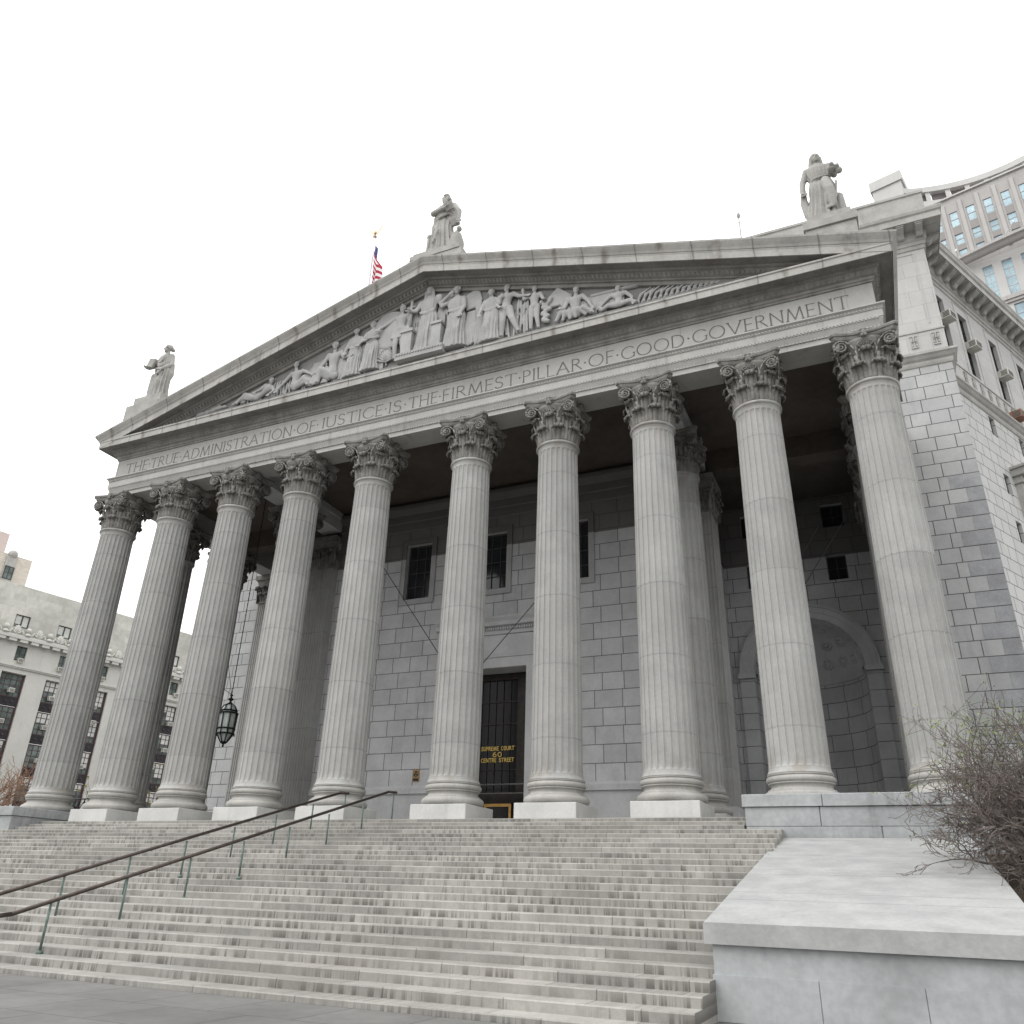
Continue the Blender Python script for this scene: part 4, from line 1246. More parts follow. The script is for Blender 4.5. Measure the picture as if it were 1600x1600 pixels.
def head(mb, c, H, yaw=0.0, pitch=0.0, beard=False, hair='bun', helmet=False):
    """c: centre of the skull; face towards -y before yaw"""
    R = Matrix.Rotation(yaw, 3, 'Z') @ Matrix.Rotation(pitch, 3, 'X')
    c = Vector(c); k = H
    P = lambda x, y, z: c + R @ Vector((x*k, y*k, z*k))
    R4 = R.to_4x4()
    mb.ball(P(0, 0.004, 0.012), 0.047*k, 0.056*k, 0.056*k, 14, 10, M=R4)
    mb.ball(P(0, -0.014, -0.022), 0.038*k, 0.044*k, 0.052*k, 12, 8, M=R4)     # face and jaw
    mb.ball(P(0, -0.042, -0.060), 0.018*k, 0.016*k, 0.016*k, 8, 6, M=R4)     # chin
    mb.tube(P(0, -0.053, 0.010), P(0, -0.070, -0.022), 0.007*k, 0.012*k, 6)   # nose
    mb.tube(P(-0.030, -0.046, 0.013), P(0.030, -0.046, 0.013), 0.009*k, 0.009*k, 6)  # brow
    mb.tube(P(-0.015, -0.056, -0.040), P(0.015, -0.056, -0.040), 0.006*k, 0.006*k, 6)  # mouth
    for sg in (-1, 1): mb.ball(P(sg*0.048, 0.002, -0.010), 0.008*k, 0.014*k, 0.018*k, 6, 4, M=R4)
    if beard:
        for dx, dz, r in ((-0.022, -0.06, 0.022), (0.022, -0.06, 0.022), (0, -0.075, 0.026), (-0.012, -0.10, 0.02), (0.012, -0.10, 0.02), (0, -0.122, 0.016), (-0.036, -0.035, 0.018), (0.036, -0.035, 0.018)):
            mb.ball(P(dx, -0.038, dz), r*k, r*0.9*k, r*1.2*k, 8, 6)
    if hair == 'bun':
        mb.ball(P(0, 0.012, 0.020), 0.056*k, 0.060*k, 0.056*k, 12, 8, M=R4)
        mb.ball(P(0, 0.066, -0.004), 0.032*k, 0.034*k, 0.030*k, 10, 6)
        for i in range(7):
            a = math.pi*(i/6); mb.ball(P(0.052*math.cos(a), -0.030, 0.006+0.050*math.sin(a)), 0.014*k, 0.014*k, 0.014*k, 6, 4)
    if hair == 'veil':
        mb.ball(P(0, 0.014, 0.018), 0.058*k, 0.060*k, 0.062*k, 12, 8, M=R4)
        for sg in (-1, 1): mb.tube(P(sg*0.048, 0.0, 0.01), P(sg*0.062, 0.02, -0.15), 0.022*k, 0.03*k, 8)
    if hair == 'short':
        for i in range(9):
            a = math.pi*2*i/9; mb.ball(P(0.040*math.cos(a), 0.014+0.038*math.sin(a), 0.042), 0.020*k, 0.020*k, 0.018*k, 6, 4)
    if hair == 'side':
        for sg in (-1, 1): mb.ball(P(sg*0.046, 0.012, -0.030), 0.020*k, 0.03*k, 0.034*k, 8, 6)
    if helmet:
        mb.ball(P(0, 0.008, 0.024), 0.056*k, 0.066*k, 0.056*k, 12, 8, M=R4)
        mb.tube(P(0, -0.045, 0.08), P(0, 0.08, 0.05), 0.016*k, 0.02*k, 6)
def robe(mb, H, cx=0, cy=0, z0=0, sway=0.02, nf=15, seed=0, wide=1.0, knee=1, low=0.0, top=0.825, amp=1.0):
    """draped body from the hem to the neck, with folds"""
    rnd = random.Random(seed)
    ph = [rnd.uniform(0, 6.28) for _ in range(6)]
    sec = [(0.0, .145, .11, 1.0, 0), (0.04, .138, .108, 1.0, 0), (0.14, .122, .10, .95, .1), (0.28, .112, .092, .85, .5), (0.40, .108, .088, .7, 1.0), (0.50, .110, .086, .45, 1.0), (0.56, .098, .076, .3, .8), (0.615, .086, .066, .22, .5),
           (0.64, .094, .072, .35, .4), (0.70, .104, .078, .4, .2), (0.76, .110, .074, .3, .1), (0.805, .104, .060, .15, 0), (0.832, .066, .046, .05, 0), (0.85, .034, .034, 0, 0), (0.885, .030, .031, 0, 0)]
    N = 96
    rings = []
    for z, rx, ry, fo, sw in sec:
        ring = []
        for k in range(N):
            a = 2*math.pi*k/N
            w = math.sin(nf*a + ph[0] + 0.9*math.sin(2*a + ph[1]) + 2.2*z*math.sin(3*a + ph[2])) + 0.45*math.sin((2*nf+1)*a + ph[3])
            f = 1 + 0.13*fo*w*amp
            x = rx*wide*f*math.cos(a) + sway*sw; y = ry*f*math.sin(a)
            # forward knee
            if knee and 0.2 < z < 0.5:
                g_ = math.exp(-((a - (1.5*math.pi + 0.35*knee))/0.35)**2)*math.exp(-((z-0.30)/0.10)**2)
                x *= 1 + 0.25*g_; y *= 1 + 0.45*g_
            ring.append((cx + x*H, cy + y*H, z0 + z*H))
        rings.append(ring)
    mb.loft(rings, True, True)
def swag(mb, pts, r, n=3, spread=0.02):
    for j in range(n):
        o = Vector((0, -0.004*j, (j - n/2)*spread))
        q = [Vector(p) + o for p in pts]
        limb(mb, q, [r]*len(q))
def S(H, x, y, z): return (x*H, y*H, z*H)

def place(mb, loc, rotz=0.0, sy=1.0, sx=1.0):
    R = Matrix.Rotation(rotz, 3, 'Z'); loc = Vector(loc)
    out = MB()
    out.v = [tuple(R @ Vector((x*sx, y*sy, z)) + loc) for x, y, z in mb.v]
    out.f = [f if sx > 0 else f[::-1] for f in mb.f]; out.mi = mb.mi; out.sm = mb.sm
    return out
YS = -0.05
# -- left statue: robed woman with a tablet and a wreath, face turned to the left
H = 3.75
b = MB()
robe(b, H, seed=3, sway=0.02, wide=1.28)
head(b, S(H, 0.01, -0.01, 0.945), H, yaw=rad(-38), hair='bun')
limb(b, [S(H,-.105,0,.785), S(H,-.165,-.03,.64), S(H,-.215,-.09,.575)], [.040*H,.034*H,.024*H])
hand(b, S(H,-.215,-.09,.575), (-.4,-.6,.1), H, 0.6)
Mx = Matrix.Translation(Vector(S(H,-.17,-.105,.66))) @ Matrix.Rotation(rad(18), 4, 'Y')
b.box(-.065*H, .075*H, -.022*H, .022*H, -.085*H, .075*H, M=Mx)
limb(b, [S(H,.115,0,.785), S(H,.150,.01,.62), S(H,.085,-.10,.50)], [.042*H,.036*H,.024*H])
hand(b, S(H,.085,-.10,.50), (-.6,-.4,-.4), H, 0.6)
for i in range(12):
    a = 2*math.pi*i/12; b.ball(S(H, .035+.05*math.cos(a), -.125, .455+.05*math.sin(a)), .018*H, .018*H, .018*H, 6, 4)
limb(b, [S(H,.14,.03,.62), S(H,.15,.03,.45), S(H,.11,.02,.33), S(H,.10,.02,.25)], [.034*H,.045*H,.04*H,.02*H])     # hanging cloak end
swag(b, [S(H,-.10,-.055,.66), S(H,-.02,-.085,.60), S(H,.06,-.07,.62)], .013*H, 3, .018*H)
swag(b, [S(H,.09,-.05,.80), S(H,.03,-.08,.72), S(H,-.06,-.075,.66)], .014*H, 3, .022*H)
limb(b, [S(H,-.14,-.02,.45), S(H,-.16,-.01,.2), S(H,-.15,0,.02)], [.05*H,.05*H,.05*H])
stL = sculpt_mesh(b, 0.027, 1)
# -- centre statue: bearded robed man with an open book, staff and stump
H = 4.1
b = MB()
robe(b, H, seed=8, sway=-0.02, wide=1.32, knee=-1)
head(b, S(H, 0.015, -0.015, 0.952), H, yaw=rad(8), beard=True, hair='side')
limb(b, [S(H,.12,0,.79), S(H,.20,-.01,.66), S(H,.215,-.03,.50)], [.048*H,.044*H,.030*H])
hand(b, S(H,.215,-.03,.50), (0,-.2,-1), H, 0.5)
limb(b, [S(H,-.115,0,.78), S(H,-.12,-.09,.66), S(H,.05,-.135,.645)], [.044*H,.038*H,.026*H])
hand(b, S(H,.05,-.135,.645), (1,-.1,0), H, 0.6)
Mx = Matrix.Translation(Vector(S(H,.125,-.13,.66))) @ Matrix.Rotation(rad(-12), 4, 'Y') @ Matrix.Rotation(rad(25), 4, 'X')
b.box(-.055*H, .06*H, -.02*H, .02*H, -.055*H, .05*H, M=Mx)
swag(b, [S(H,-.11,-.03,.70), S(H,.0,-.09,.715), S(H,.11,-.06,.79)], .016*H, 4, .022*H)
swag(b, [S(H,-.115,-.05,.585), S(H,.0,-.095,.60), S(H,.10,-.09,.63), S(H,.16,-.04,.60)], .015*H, 4, .02*H)
swag(b, [S(H,-.12,-.06,.50), S(H,-.02,-.115,.33), S(H,-.07,-.13,.16)], .012*H, 2, .02*H)
for k in range(4): limb(b, [S(H,.05+.03*k,-.04,.62), S(H,.10+.025*k,-.03,.52), S(H,.15+.02*k,-.01,.45)], [.03*H,.035*H,.025*H])
limb(b, [S(H,-.185,-.02,.33), S(H,-.195,-.02,0.0)], [.032*H,.032*H]); b.ball(S(H,-.185,-.02,.345), .04*H,.04*H,.045*H, 10, 6)
b.lathe([(.0,0),(.085*H,0),(.08*H,.18*H),(.07*H,.27*H),(.03*H,.305*H),(0.02*H,.34*H)], .19*H, 0.0, 18)
b.ball(S(H,.225,.0,.365), .034*H,.04*H,.04*H,8,6); b.ball(S(H,.23,.02,.12), .06*H,.06*H,.13*H,10,8)
stM = sculpt_mesh(b, 0.027, 1)
# -- right statue: robed woman, arm lowered with a fall of drapery, a scroll in the other hand
H = 3.65
b = MB()
robe(b, H, seed=15, sway=0.015, wide=1.25, nf=17)
head(b, S(H, 0.0, -0.012, 0.948), H, yaw=rad(14), hair='veil')
limb(b, [S(H,-.115,0,.785), S(H,-.175,.0,.63), S(H,-.19,-.02,.48)], [.044*H,.036*H,.026*H])
hand(b, S(H,-.19,-.02,.48), (0,-.2,-1), H, 0.5)
limb(b, [S(H,-.18,.02,.55), S(H,-.19,.02,.35), S(H,-.165,.02,.16), S(H,-.15,.01,.08)], [.03*H,.042*H,.045*H,.03*H])
limb(b, [S(H,.115,0,.785), S(H,.165,-.01,.63), S(H,.135,-.12,.60)], [.044*H,.036*H,.026*H])
hand(b, S(H,.135,-.12,.60), (.2,-.9,.2), H, 0.7)
b.tube(S(H,.10,-.14,.60), S(H,.22,-.13,.63), .030*H, .030*H, 12)
b.ball(S(H,.215,-.10,.585), .04*H, .04*H, .04*H, 10, 6)
for i in range(11):
    a = -0.2 + math.pi*1.1*i/10; b.ball(S(H, -.09*math.cos(a)*1.05+.015, -.082*math.sin(a)-.01, .585+.01*math.sin(3*a)), .02*H,.02*H,.018*H,6,4)
limb(b, [S(H,.06,-.085,.50), S(H,.085,-.12,.33), S(H,.10,-.10,.12)], [.055*H,.055*H,.04*H])
swag(b, [S(H,.17,-.05,.5), S(H,.15,-.09,.28), S(H,.10,-.12,.11), S(H,.04,-.12,.10)], .012*H, 2, .02*H)
limb(b, [S(H,.17,.0,.30), S(H,.18,-.02,.12), S(H,.19,-.02,.0)], [.05*H,.05*H,.055*H])
stR = sculpt_mesh(b, 0.027, 1)
def statue(mb, x, zfeet, ped, label):
    o = link('statue', place(mb, (x, YS, zfeet), 0), M['statue'], pivot=(x, YS, zfeet))
    tag(o, label, 'statue', 'stone statues standing on the pediment')
    return o
# pedestals belong to the building
def pedestal(x, steps_, name='acroterion_block'):
    mb = MB()
    for hw, hd, z0, z1 in steps_: mb.bevbox(x-hw, x+hw, YS-hd, YS+hd, z0+0.002, z1, 0.02)
    part(name, mb, M['statue'])
pedestal(-18.2, [(1.2, 0.8, 18.9, 21.55), (1.02, 0.55, 21.55, 22.2)])
pedestal(18.1, [(0.93, 0.70, 18.9, 21.15), (1.0, 0.78, 21.15, 21.5), (0.82, 0.5, 21.5, 22.02)])
pedestal(0.1, [(1.55, 0.70, 24.4, 26.0), (1.42, 0.74, 26.0, 26.28), (1.3, 0.62, 26.28, 26.5)])
statue(stL, -18.15, 22.18, None, 'stone statue of a robed woman with tablet, on the left end of the pediment')
statue(stM, 0.12, 26.48, None, 'stone statue of a bearded robed man on the peak of the pediment')
statue(stR, 18.0, 22.0, None, 'stone statue of a robed woman on the right end of the pediment')

# ------------------------------------------------------------------ pediment relief
def posed(mb, J, H, rl=1.0, drape=0, seed=0):
    """naked or half draped figure from joint positions (world-scaled already by H)"""
    v = {k: Vector(p)*H for k, p in J.items()}
    limb(mb, [v['hipL'], v['knL'], v['ftL']], [.058*H*rl, .042*H*rl, .026*H*rl]); limb(mb, [v['hipR'], v['knR'], v['ftR']], [.058*H*rl, .042*H*rl, .026*H*rl])
    for s_ in ('L', 'R'):
        t = (v['ft'+s_] - v['kn'+s_]).normalized(); mb.ball(v['ft'+s_] + Vector((0.0, -.03*H, -.0*H)), .026*H, .05*H, .02*H, 8, 6)
    limb(mb, [v['pel'], v['wst'], v['chs']], [.088*H, .074*H, .098*H])
    limb(mb, [v['shL'], v['chs'], v['shR']], [.045*H, .08*H, .045*H])
    limb(mb, [v['shL'], v['elL'], v['haL']], [.043*H, .034*H, .022*H]); limb(mb, [v['shR'], v['elR'], v['haR']], [.043*H, .034*H, .022*H])
    hand(mb, v['haL'], v['haL']-v['elL'], H, 0.5); hand(mb, v['haR'], v['haR']-v['elR'], H, 0.5)
    limb(mb, [v['chs'], v['hd'] - Vector((0, 0, .05*H))], [.04*H, .032*H])
    if drape:
        rnd = random.Random(seed)
        for i in range(drape):
            t = i/max(1, drape-1)
            a = v['hipL'].lerp(v['hipR'], t); b_ = v['knL'].lerp(v['knR'], t); c_ = v['ftL'].lerp(v['ftR'], t)
            limb(mb, [a + Vector((0, -.02*H, 0)), b_ + Vector((rnd.uniform(-.01, .01)*H, -.025*H, 0)), c_ + Vector((rnd.uniform(-.03, .03)*H, -.01*H, 0))], [.05*H, .032*H*rnd.uniform(.7, 1.2), .028*H])
STAND = dict(hipL=(-.05,0,.52), knL=(-.055,-.02,.28), ftL=(-.06,0,.03), hipR=(.05,0,.52), knR=(.06,-.03,.28), ftR=(.09,0,.03), pel=(0,0,.54), wst=(0,0,.63), chs=(0,0,.74),
             shL=(-.115,0,.79), shR=(.115,0,.79), elL=(-.16,0,.64), elR=(.16,0,.64), haL=(-.15,-.08,.52), haR=(.15,-.08,.52), hd=(0,-.01,.935))
def stand(**kw):
    d = dict(STAND); d.update(kw); return d
YT = YF + 0.155
REL = []
def relief(name, mb, x, z, sx=1, sy=0.62, vox=0.032, yoff=-0.15):
    q = place(sculpt_mesh(mb, vox, 1), (x, YT + yoff, z), 0, sy, sx)
    o = link(name, q, M['relief'], ty)
    return o
ZB = 19.84
def robed_rel(x, H, seed, yaw=0, arms=((-.15,-.05,.62,-.10,-.1,.52), (.15,-.05,.62,.10,-.1,.52)), hair='bun', sx=1, extra=None, knee=1, wide=1.0, helmet=False, zb=0):
    b = MB(); robe(b, H, seed=seed, knee=knee, wide=wide, amp=1.25)
    head(b, S(H, 0, -.01, .945), H, yaw=rad(yaw), hair=hair, helmet=helmet)
    for sg, a in zip((-1, 1), arms):
        limb(b, [S(H, sg*.11, 0, .785), S(H, *a[:3]), S(H, *a[3:])], [.042*H, .034*H, .022*H]); hand(b, S(H, *a[3:]), Vector(a[3:]) - Vector(a[:3]), H, .5)
    swag(b, [S(H, -.10, -.05, .62), S(H, 0, -.085, .58), S(H, .10, -.05, .62)], .012*H, 2, .02*H)
    if extra: extra(b, H)
    relief('relief_figure', b, x, ZB + zb, sx)
# central group
def wing_ex(b, H):
    for i in range(11):
        t = i/10
        limb(b, [S(H, .16, .04, .82 - .22*t), S(H, .30 + .03*math.sin(t*3), .05, .90 - .28*t), S(H, .37 - .02*t, .04, .70 - .55*t)], [.028*H, .026*H, .014*H])
    b.ball(S(H, -.24, -.08, .86), .05*H, .04*H, .07*H, 8, 6)
robed_rel(-0.02, 3.85, 21, 0, ((-.16,-.05,.66,-.22,-.08,.66), (.20,-.05,.68,.30,-.08,.74)), 'veil', 1, wide=1.15, zb=0.32)
robed_rel(1.5, 3.55, 22, 15, ((-.20,-.05,.72,-.25,-.08,.84), (.14,-.04,.62,.10,-.09,.50)), 'bun', 1, wing_ex, wide=1.2, zb=0.16)
b = MB(); H = 3.25
posed(b, stand(elL=(-.22,-.05,.70), haL=(-.34,-.1,.62), knL=(-.06,-.05,.28)), H, 1.1)
head(b, S(H,0,-.01,.94), H, yaw=rad(-10), hair='', helmet=True)
for k in range(9): b.tube(S(H,-.09+.0225*k,-.05,.58), S(H,-.12+.030*k,-.06,.38), .022*H, .026*H, 6)
relief('relief_figure', b, -1.5, ZB+0.28)
b = MB()
b.lathe([(0.01,0),(1.05,0),(1.12,.05),(1.05,.14),(.92,.11),(.5,.20),(0.01,.24)], 0, 0, 34)
b.v = [(x, -z_, y_*1.02) for x, y_, z_ in b.v]
o = place(b, (-2.15, YT-0.02, 22.1)); o.sm = [True]*len(o.f); link('relief_shield', o, M['relief'], ty)
b = MB()
for i in range(11):
    a = math.pi*(i+0.5)/11; b.tube((0, 0, 0.05), (0.42*math.cos(a), -0.03, 0.1+0.72*math.sin(a)), 0.03, 0.06, 6); b.ball((0.42*math.cos(a), -0.05, 0.1+0.72*math.sin(a)), .065,.07,.065,6,4)
link('relief_palmette', place(b, (-2.2, YT-0.12, 20.15)), M['relief'], ty)
b = MB()
b.box(-1.24, -0.68, YT-0.42, YT, 20.2, 21.42); b.box(-1.30, -0.62, YT-0.48, YT, 21.42, 21.58)
b.box(0.42, 0.90, YT-0.42, YT, 20.2, 21.46); b.box(0.36, 0.96, YT-0.48, YT, 21.46, 21.6)
b.box(-1.45, 1.1, YT-0.50, YT, ZB-0.02, 20.2)
for k in range(17): b.box(-1.42+k*.15, -1.33+k*.15, YT-0.54, YT-0.50, 20.04, 20.14)
b.tube((-0.93, YT-0.25, 21.58), (-0.93, YT-0.25, 23.4), .085, .07, 8); b.tube((-1.18, YT-0.25, 23.0), (-0.68, YT-0.25, 23.0), .06, .06, 8)
link('relief_altar', b, M['relief'], ty)
# left side figures
robed_rel(-3.15, 2.9, 31, -25, ((-.17,-.05,.64,-.22,-.1,.56), (.15,-.05,.64,.03,-.1,.62)), 'bun', wide=1.25, zb=0.1)
robed_rel(-4.12, 2.85, 32, 20, ((-.15,-.05,.62,-.16,-.1,.50), (.18,-.05,.68,.26,-.09,.66)), 'bun', knee=-1, wide=1.3)
SEAT = dict(hipL=(-.06,0,.10), knL=(-.26,-.06,.22), ftL=(-.34,-.04,.02), hipR=(.04,0,.10), knR=(-.18,-.08,.24), ftR=(-.22,-.06,.02), pel=(0,0,.12), wst=(.01,0,.22), chs=(.02,0,.33),
            shL=(-.10,0,.385), shR=(.13,0,.385), elL=(-.18,-.03,.26), elR=(.22,0,.24), haL=(-.24,-.08,.24), haR=(.26,-.04,.12), hd=(.0,-.02,.53))
def seated(x, H, J=None, sx=1, hair='short', yaw=0, drape=0, seed=0, extra=None, zb=0.0, helmet=False):
    d = dict(SEAT); d.update(J or {})
    b = MB(); posed(b, d, H, 1.15, drape=drape, seed=seed)
    head(b, Vector(d['hd'])*H, H, yaw=rad(yaw), hair=hair, helmet=helmet)
    if extra: extra(b, H)
    relief('relief_figure', b, x, ZB+zb, sx)
seated(-5.3, 3.35, dict(hd=(.0,-.02,.64), chs=(.0,0,.42), shL=(-.11,0,.50), shR=(.12,0,.50), wst=(0,0,.28), pel=(0,0,.16), elL=(-.17,-.03,.36), elR=(.19,-.03,.38), haR=(.30,-.06,.36)), hair='bun', yaw=10, drape=9, seed=4)
robed_rel(-5.75, 1.2, 37, 10, hair='', helmet=True, wide=1.2, zb=0.02)
b = MB()
for k in range(6): b.tube((-1.7+.12*k, 0, 0.3+.10*k), (1.3+.12*k, 0, 1.75+.12*k), .05, .05, 6)
link('relief_spears', place(b, (-6.4, YT-0.05, ZB)), M['relief'], ty)
seated(-7.6, 2.95, dict(hipL=(.05,0,.10), knL=(.30,-.06,.14), ftL=(.48,-.04,.03), hipR=(.02,0,.08), knR=(.22,-.08,.20), ftR=(.32,-.06,.03), hd=(-.02,-.02,.555), elL=(-.20,-.02,.26), haL=(-.34,-.05,.10), elR=(.20,0,.36), haR=(.34,-.04,.26)), hair='short', yaw=15)
RECL = dict(hipL=(-.14,0,.08), knL=(-.40,-.04,.13), ftL=(-.66,-.02,.03), hipR=(-.14,-.03,.09), knR=(-.38,-.06,.20), ftR=(-.58,-.05,.03), pel=(-.08,0,.09), wst=(.04,0,.15), chs=(.17,0,.23),
            shL=(.12,-.06,.29), shR=(.24,.02,.26), elL=(.02,-.10,.20), haL=(-.08,-.10,.18), elR=(.34,-.02,.14), haR=(.26,-.08,.05), hd=(.24,-.03,.39))
seated(-9.75, 2.6, RECL, 1, 'bun', 0, 7, 9)
b = MB()
rr = random.Random(4)
for k in range(22):
    x = rr.uniform(-1.7, 1.7); b.ball((x, -.04, .05 + max(0,(x+1.7))*0.12*rr.uniform(.3, 1)), rr.uniform(.12,.26), .12, rr.uniform(.07,.16), 8, 6)
link('relief_spoils', place(sculpt_mesh(b, .035, 1), (-12.2, YT-0.06, ZB)), M['relief'], ty)
# right side figures
robed_rel(3.36, 2.95, 41, -20, ((-.15,-.05,.64,-.17,-.1,.52), (.17,-.05,.66,.2,-.1,.72)), 'bun', knee=-1, wide=1.3)
b = MB(); H = 2.98
posed(b, stand(knL=(-.04,-.05,.28), ftL=(-.06,0,.03), knR=(.12,-.06,.30), ftR=(.22,0,.05), elR=(.22,-.03,.70), haR=(.35,-.06,.66), elL=(-.17,-.02,.66), haL=(-.10,-.1,.56)), H, 1.25)
head(b, S(H,.0,-.01,.935), H, yaw=rad(-20), hair='short'); relief('relief_figure', b, 4.15, ZB+0.02)
b = MB(); H = 2.48
posed(b, stand(elL=(-.20,-.03,.74), haL=(-.22,-.06,.90), elR=(.17,-.02,.66), haR=(.2,-.1,.6)), H, 1.15)
head(b, S(H,0,-.01,.935), H, yaw=rad(-15), hair='short'); relief('relief_figure', b, 5.55, ZB)
def folds(x, z, w, h, n, flare=.5, seed=0, r=.06):
    """a fall of cloth: ribs fanning out downwards against the background"""
    b = MB(); rr_ = random.Random(seed)
    for k in range(n):
        t = k/(n-1)-.5; x0 = t*w*(1-flare); x1 = t*w
        limb(b, [(x0, .02, h), (x0*.6+x1*.4+rr_.uniform(-.03,.03), -.03, h*.55), (x1+rr_.uniform(-.05,.05), -.01+.02*(k%2), rr_.uniform(0,.12)*h)], [r*.8, r*1.1, r])
    link('relief_drapery', place(sculpt_mesh(b, .032, 1), (x, YT-0.05, z)), M['relief'], ty)
folds(3.85, ZB, 1.0, 1.9, 7, .6, 1); folds(4.95, ZB, .9, 1.35, 6, .2, 2); folds(2.3, ZB+0.1, .75, 2.0, 7, .5, 3); folds(-6.7, ZB, .8, 1.1, 6, .4, 4); folds(8.5, ZB, .8, .95, 6, .3, 5)
folds(-5.0, ZB, 1.0, 2.1, 8, .2, 11); folds(-6.2, ZB, 1.0, 1.5, 7, .2, 12); folds(-8.5, ZB, 1.1, .95, 7, .1, 13); folds(-10.4, ZB, 1.3, .6, 7, .0, 14); folds(-2.6, ZB, .7, 2.3, 6, .2, 15); folds(2.9, ZB, .6, 2.2, 6, .2, 16); folds(7.0, ZB, .7, 1.0, 6, .2, 17); folds(8.0, ZB, .7, 1.1, 6, .2, 18)
folds(-0.6, 20.2, .8, 2.6, 6, .3, 6, .05); folds(0.75, 21.6, .6, 1.3, 5, .3, 7, .05); folds(-3.6, ZB, .9, 2.2, 7, .5, 8); folds(-4.75, ZB, .9, 1.7, 7, .4, 9); folds(5.05, 20.9, .7, 1.1, 5, .1, 10)
b = MB(); rr = random.Random(2)
for k in range(34):
    t = k/33; b.ball((rr.uniform(-.26,.26)*(1-.6*t), -.06, 1.4-1.2*t), .105,.10,.11,8,6)
link('relief_grapes', place(sculpt_mesh(b, .03, 1), (6.12, YT-0.10, ZB+0.1)), M['relief'], ty)
b = MB()
for i in range(10):
    t = i/9; limb(b, [(-.55,.0,1.15-.05*i), (-.1+.15*t,0,1.62-.10*i), (.55-.15*t,0,1.05-.10*i)], [.08,.08,.04])
link('relief_wing', place(sculpt_mesh(b, .035, 1), (6.75, YT-0.06, ZB+0.4)), M['relief'], ty)
seated(7.5, 2.75, dict(hd=(.02,-.02,.575), chs=(.0,0,.37), shL=(-.12,0,.44), shR=(.12,0,.44), knL=(-.24,-.05,.18), ftL=(-.32,-.03,.03), knR=(.16,-.08,.16), ftR=(.28,-.05,.03), elR=(.22,-.02,.30), haR=(.28,-.05,.16)), hair='short', yaw=15, drape=6, seed=11)
seated(9.45, 2.25, dict(hd=(.0,-.05,.46), chs=(.0,0,.30), shL=(-.14,0,.35), shR=(.14,0,.35), knL=(-.2,-.06,.1), ftL=(-.36,-.03,.03), knR=(.22,-.06,.1), ftR=(.36,-.05,.03), elL=(-.26,-.02,.24), haL=(-.34,-.05,.14), elR=(.26,-.02,.20), haR=(.28,-.05,.06)), hair='short', yaw=-30)
b = MB(); rr = random.Random(7)
for k in range(15):
    x = 0.24*k; h_ = (1.15 - 0.066*k)*rr.uniform(.85, 1.1)
    limb(b, [(x, 0, .03), (x + .22*h_, -.05, .42*h_), (x + .62*h_, -.02, .72*h_)], [.05,.075,.022])
    b.ball((x+.1, -.03, .12), .09, .07, .1, 6, 4)
link('relief_leaves', place(sculpt_mesh(b, .028, 0), (10.2, YT-0.06, ZB)), M['relief'], ty)
b = MB(); b.tube((0,0,0), (2.15,0,-0.05), .10,.10,8); b.box(-0.1,1.5,-.06,.05,-.85,-.1)
link('relief_beam', place(b, (8.2, YT-0.05, ZB+1.1)), M['relief'], ty)

# ------------------------------------------------------------------ main block and wings of the courthouse
YWN = 13.0; CX = 23.1
for sg in (1, -1):
    mb = MB()
    a, b_ = (18.9, CX) if sg > 0 else (-CX, -18.9)
    hl = [(19.3, 20.52, 20.75, 22.55)] if sg > 0 else []
    wall(mb, (0, YWN, 0), XA, NY, b_, ZG, 22.62, hl, 0.35, a)
    # return
    q = [(sg*CX, YWN, ZG), (sg*CX, 16.0, ZG), (sg*CX, 16.0, 22.62), (sg*CX, YWN, 22.62)]
    mb.face(q if sg > 0 else q[::-1])
    part('pavilion_wall', mb, M['wing'])
window(CH, frame_M((0, YWN, 0), XA, NY), 19.3, 20.52, 20.75, 22.55, 0.2, M['gframe'], M['fedglass'], 1, 2, 0.09)
# darker alternating corner quoins
mb = MB()
rnd = random.Random(6)
z = -0.22 + 0.745*0
k = 0
z = 0.745*math.floor(ZG/0.745) - 0.22
while z < 15.9:
    if z > 3:
        w_ = 1.42*0.95 if k % 2 else 0.72
        if rnd.random() < 0.93: mb.bevbox(CX-w_, CX+0.012, YWN-0.012, YWN+0.3, z+0.02, z+0.725, 0.006)
    z += 0.745; k += 1
part('quoins', mb, M['quoin'])
mb = MB()
wall(mb, (0, YWN, 0), XA, NY, CX, 23.3, 30.75, [], 0.3, -CX)
wall(mb, (0, YWN, 0), XA, NY, 18.9, 17.25, 23.3, [], 0.3, -18.9)
for sg in (1, -1):
    q = [(sg*CX, YWN, 22.62), (sg*CX, 16.0, 22.62), (sg*CX, 16.0, 30.75), (sg*CX, YWN, 30.75)]
    mb.face(q if sg > 0 else q[::-1])
    # shallow raised panel border
    x0, x1 = (sg*22.55, sg*20.9) if sg < 0 else (20.9, 22.55)
    for (a, b_, c_, d_) in ((x0, x0+0.07, 25.2, 30.0), (x1-0.07, x1, 25.2, 30.0), (x0+0.07, x1-0.07, 29.93, 30.0)):
        mb.box(a, b_, YWN-0.03, YWN-0.001, c_, d_)
part('upper_wall', mb, M['wingup'])
ANG = rad(62.0)
WE = (math.cos(ANG), math.sin(ANG), 0); WN_ = (math.sin(ANG), -math.cos(ANG), 0)
W0 = (24.0, 17.1, 0)
S0, S1 = -2.2, 34.0
MW = frame_M(W0, WE, WN_)
def mirror_pts(mb, sg):
    if sg > 0: return mb
    o = MB(); o.v = [(-x, y, z) for x, y, z in mb.v]; o.f = [f[::-1] for f in mb.f]; o.mi = mb.mi; o.sm = mb.sm
    o.uv = {k: u[::-1] for k, u in mb.uv.items()}
    return o
up_w = [(-0.95, -0.02), (1.74, 2.86), (5.74, 6.82), (9.68, 10.76), (13.62, 14.7), (17.56, 18.64)]
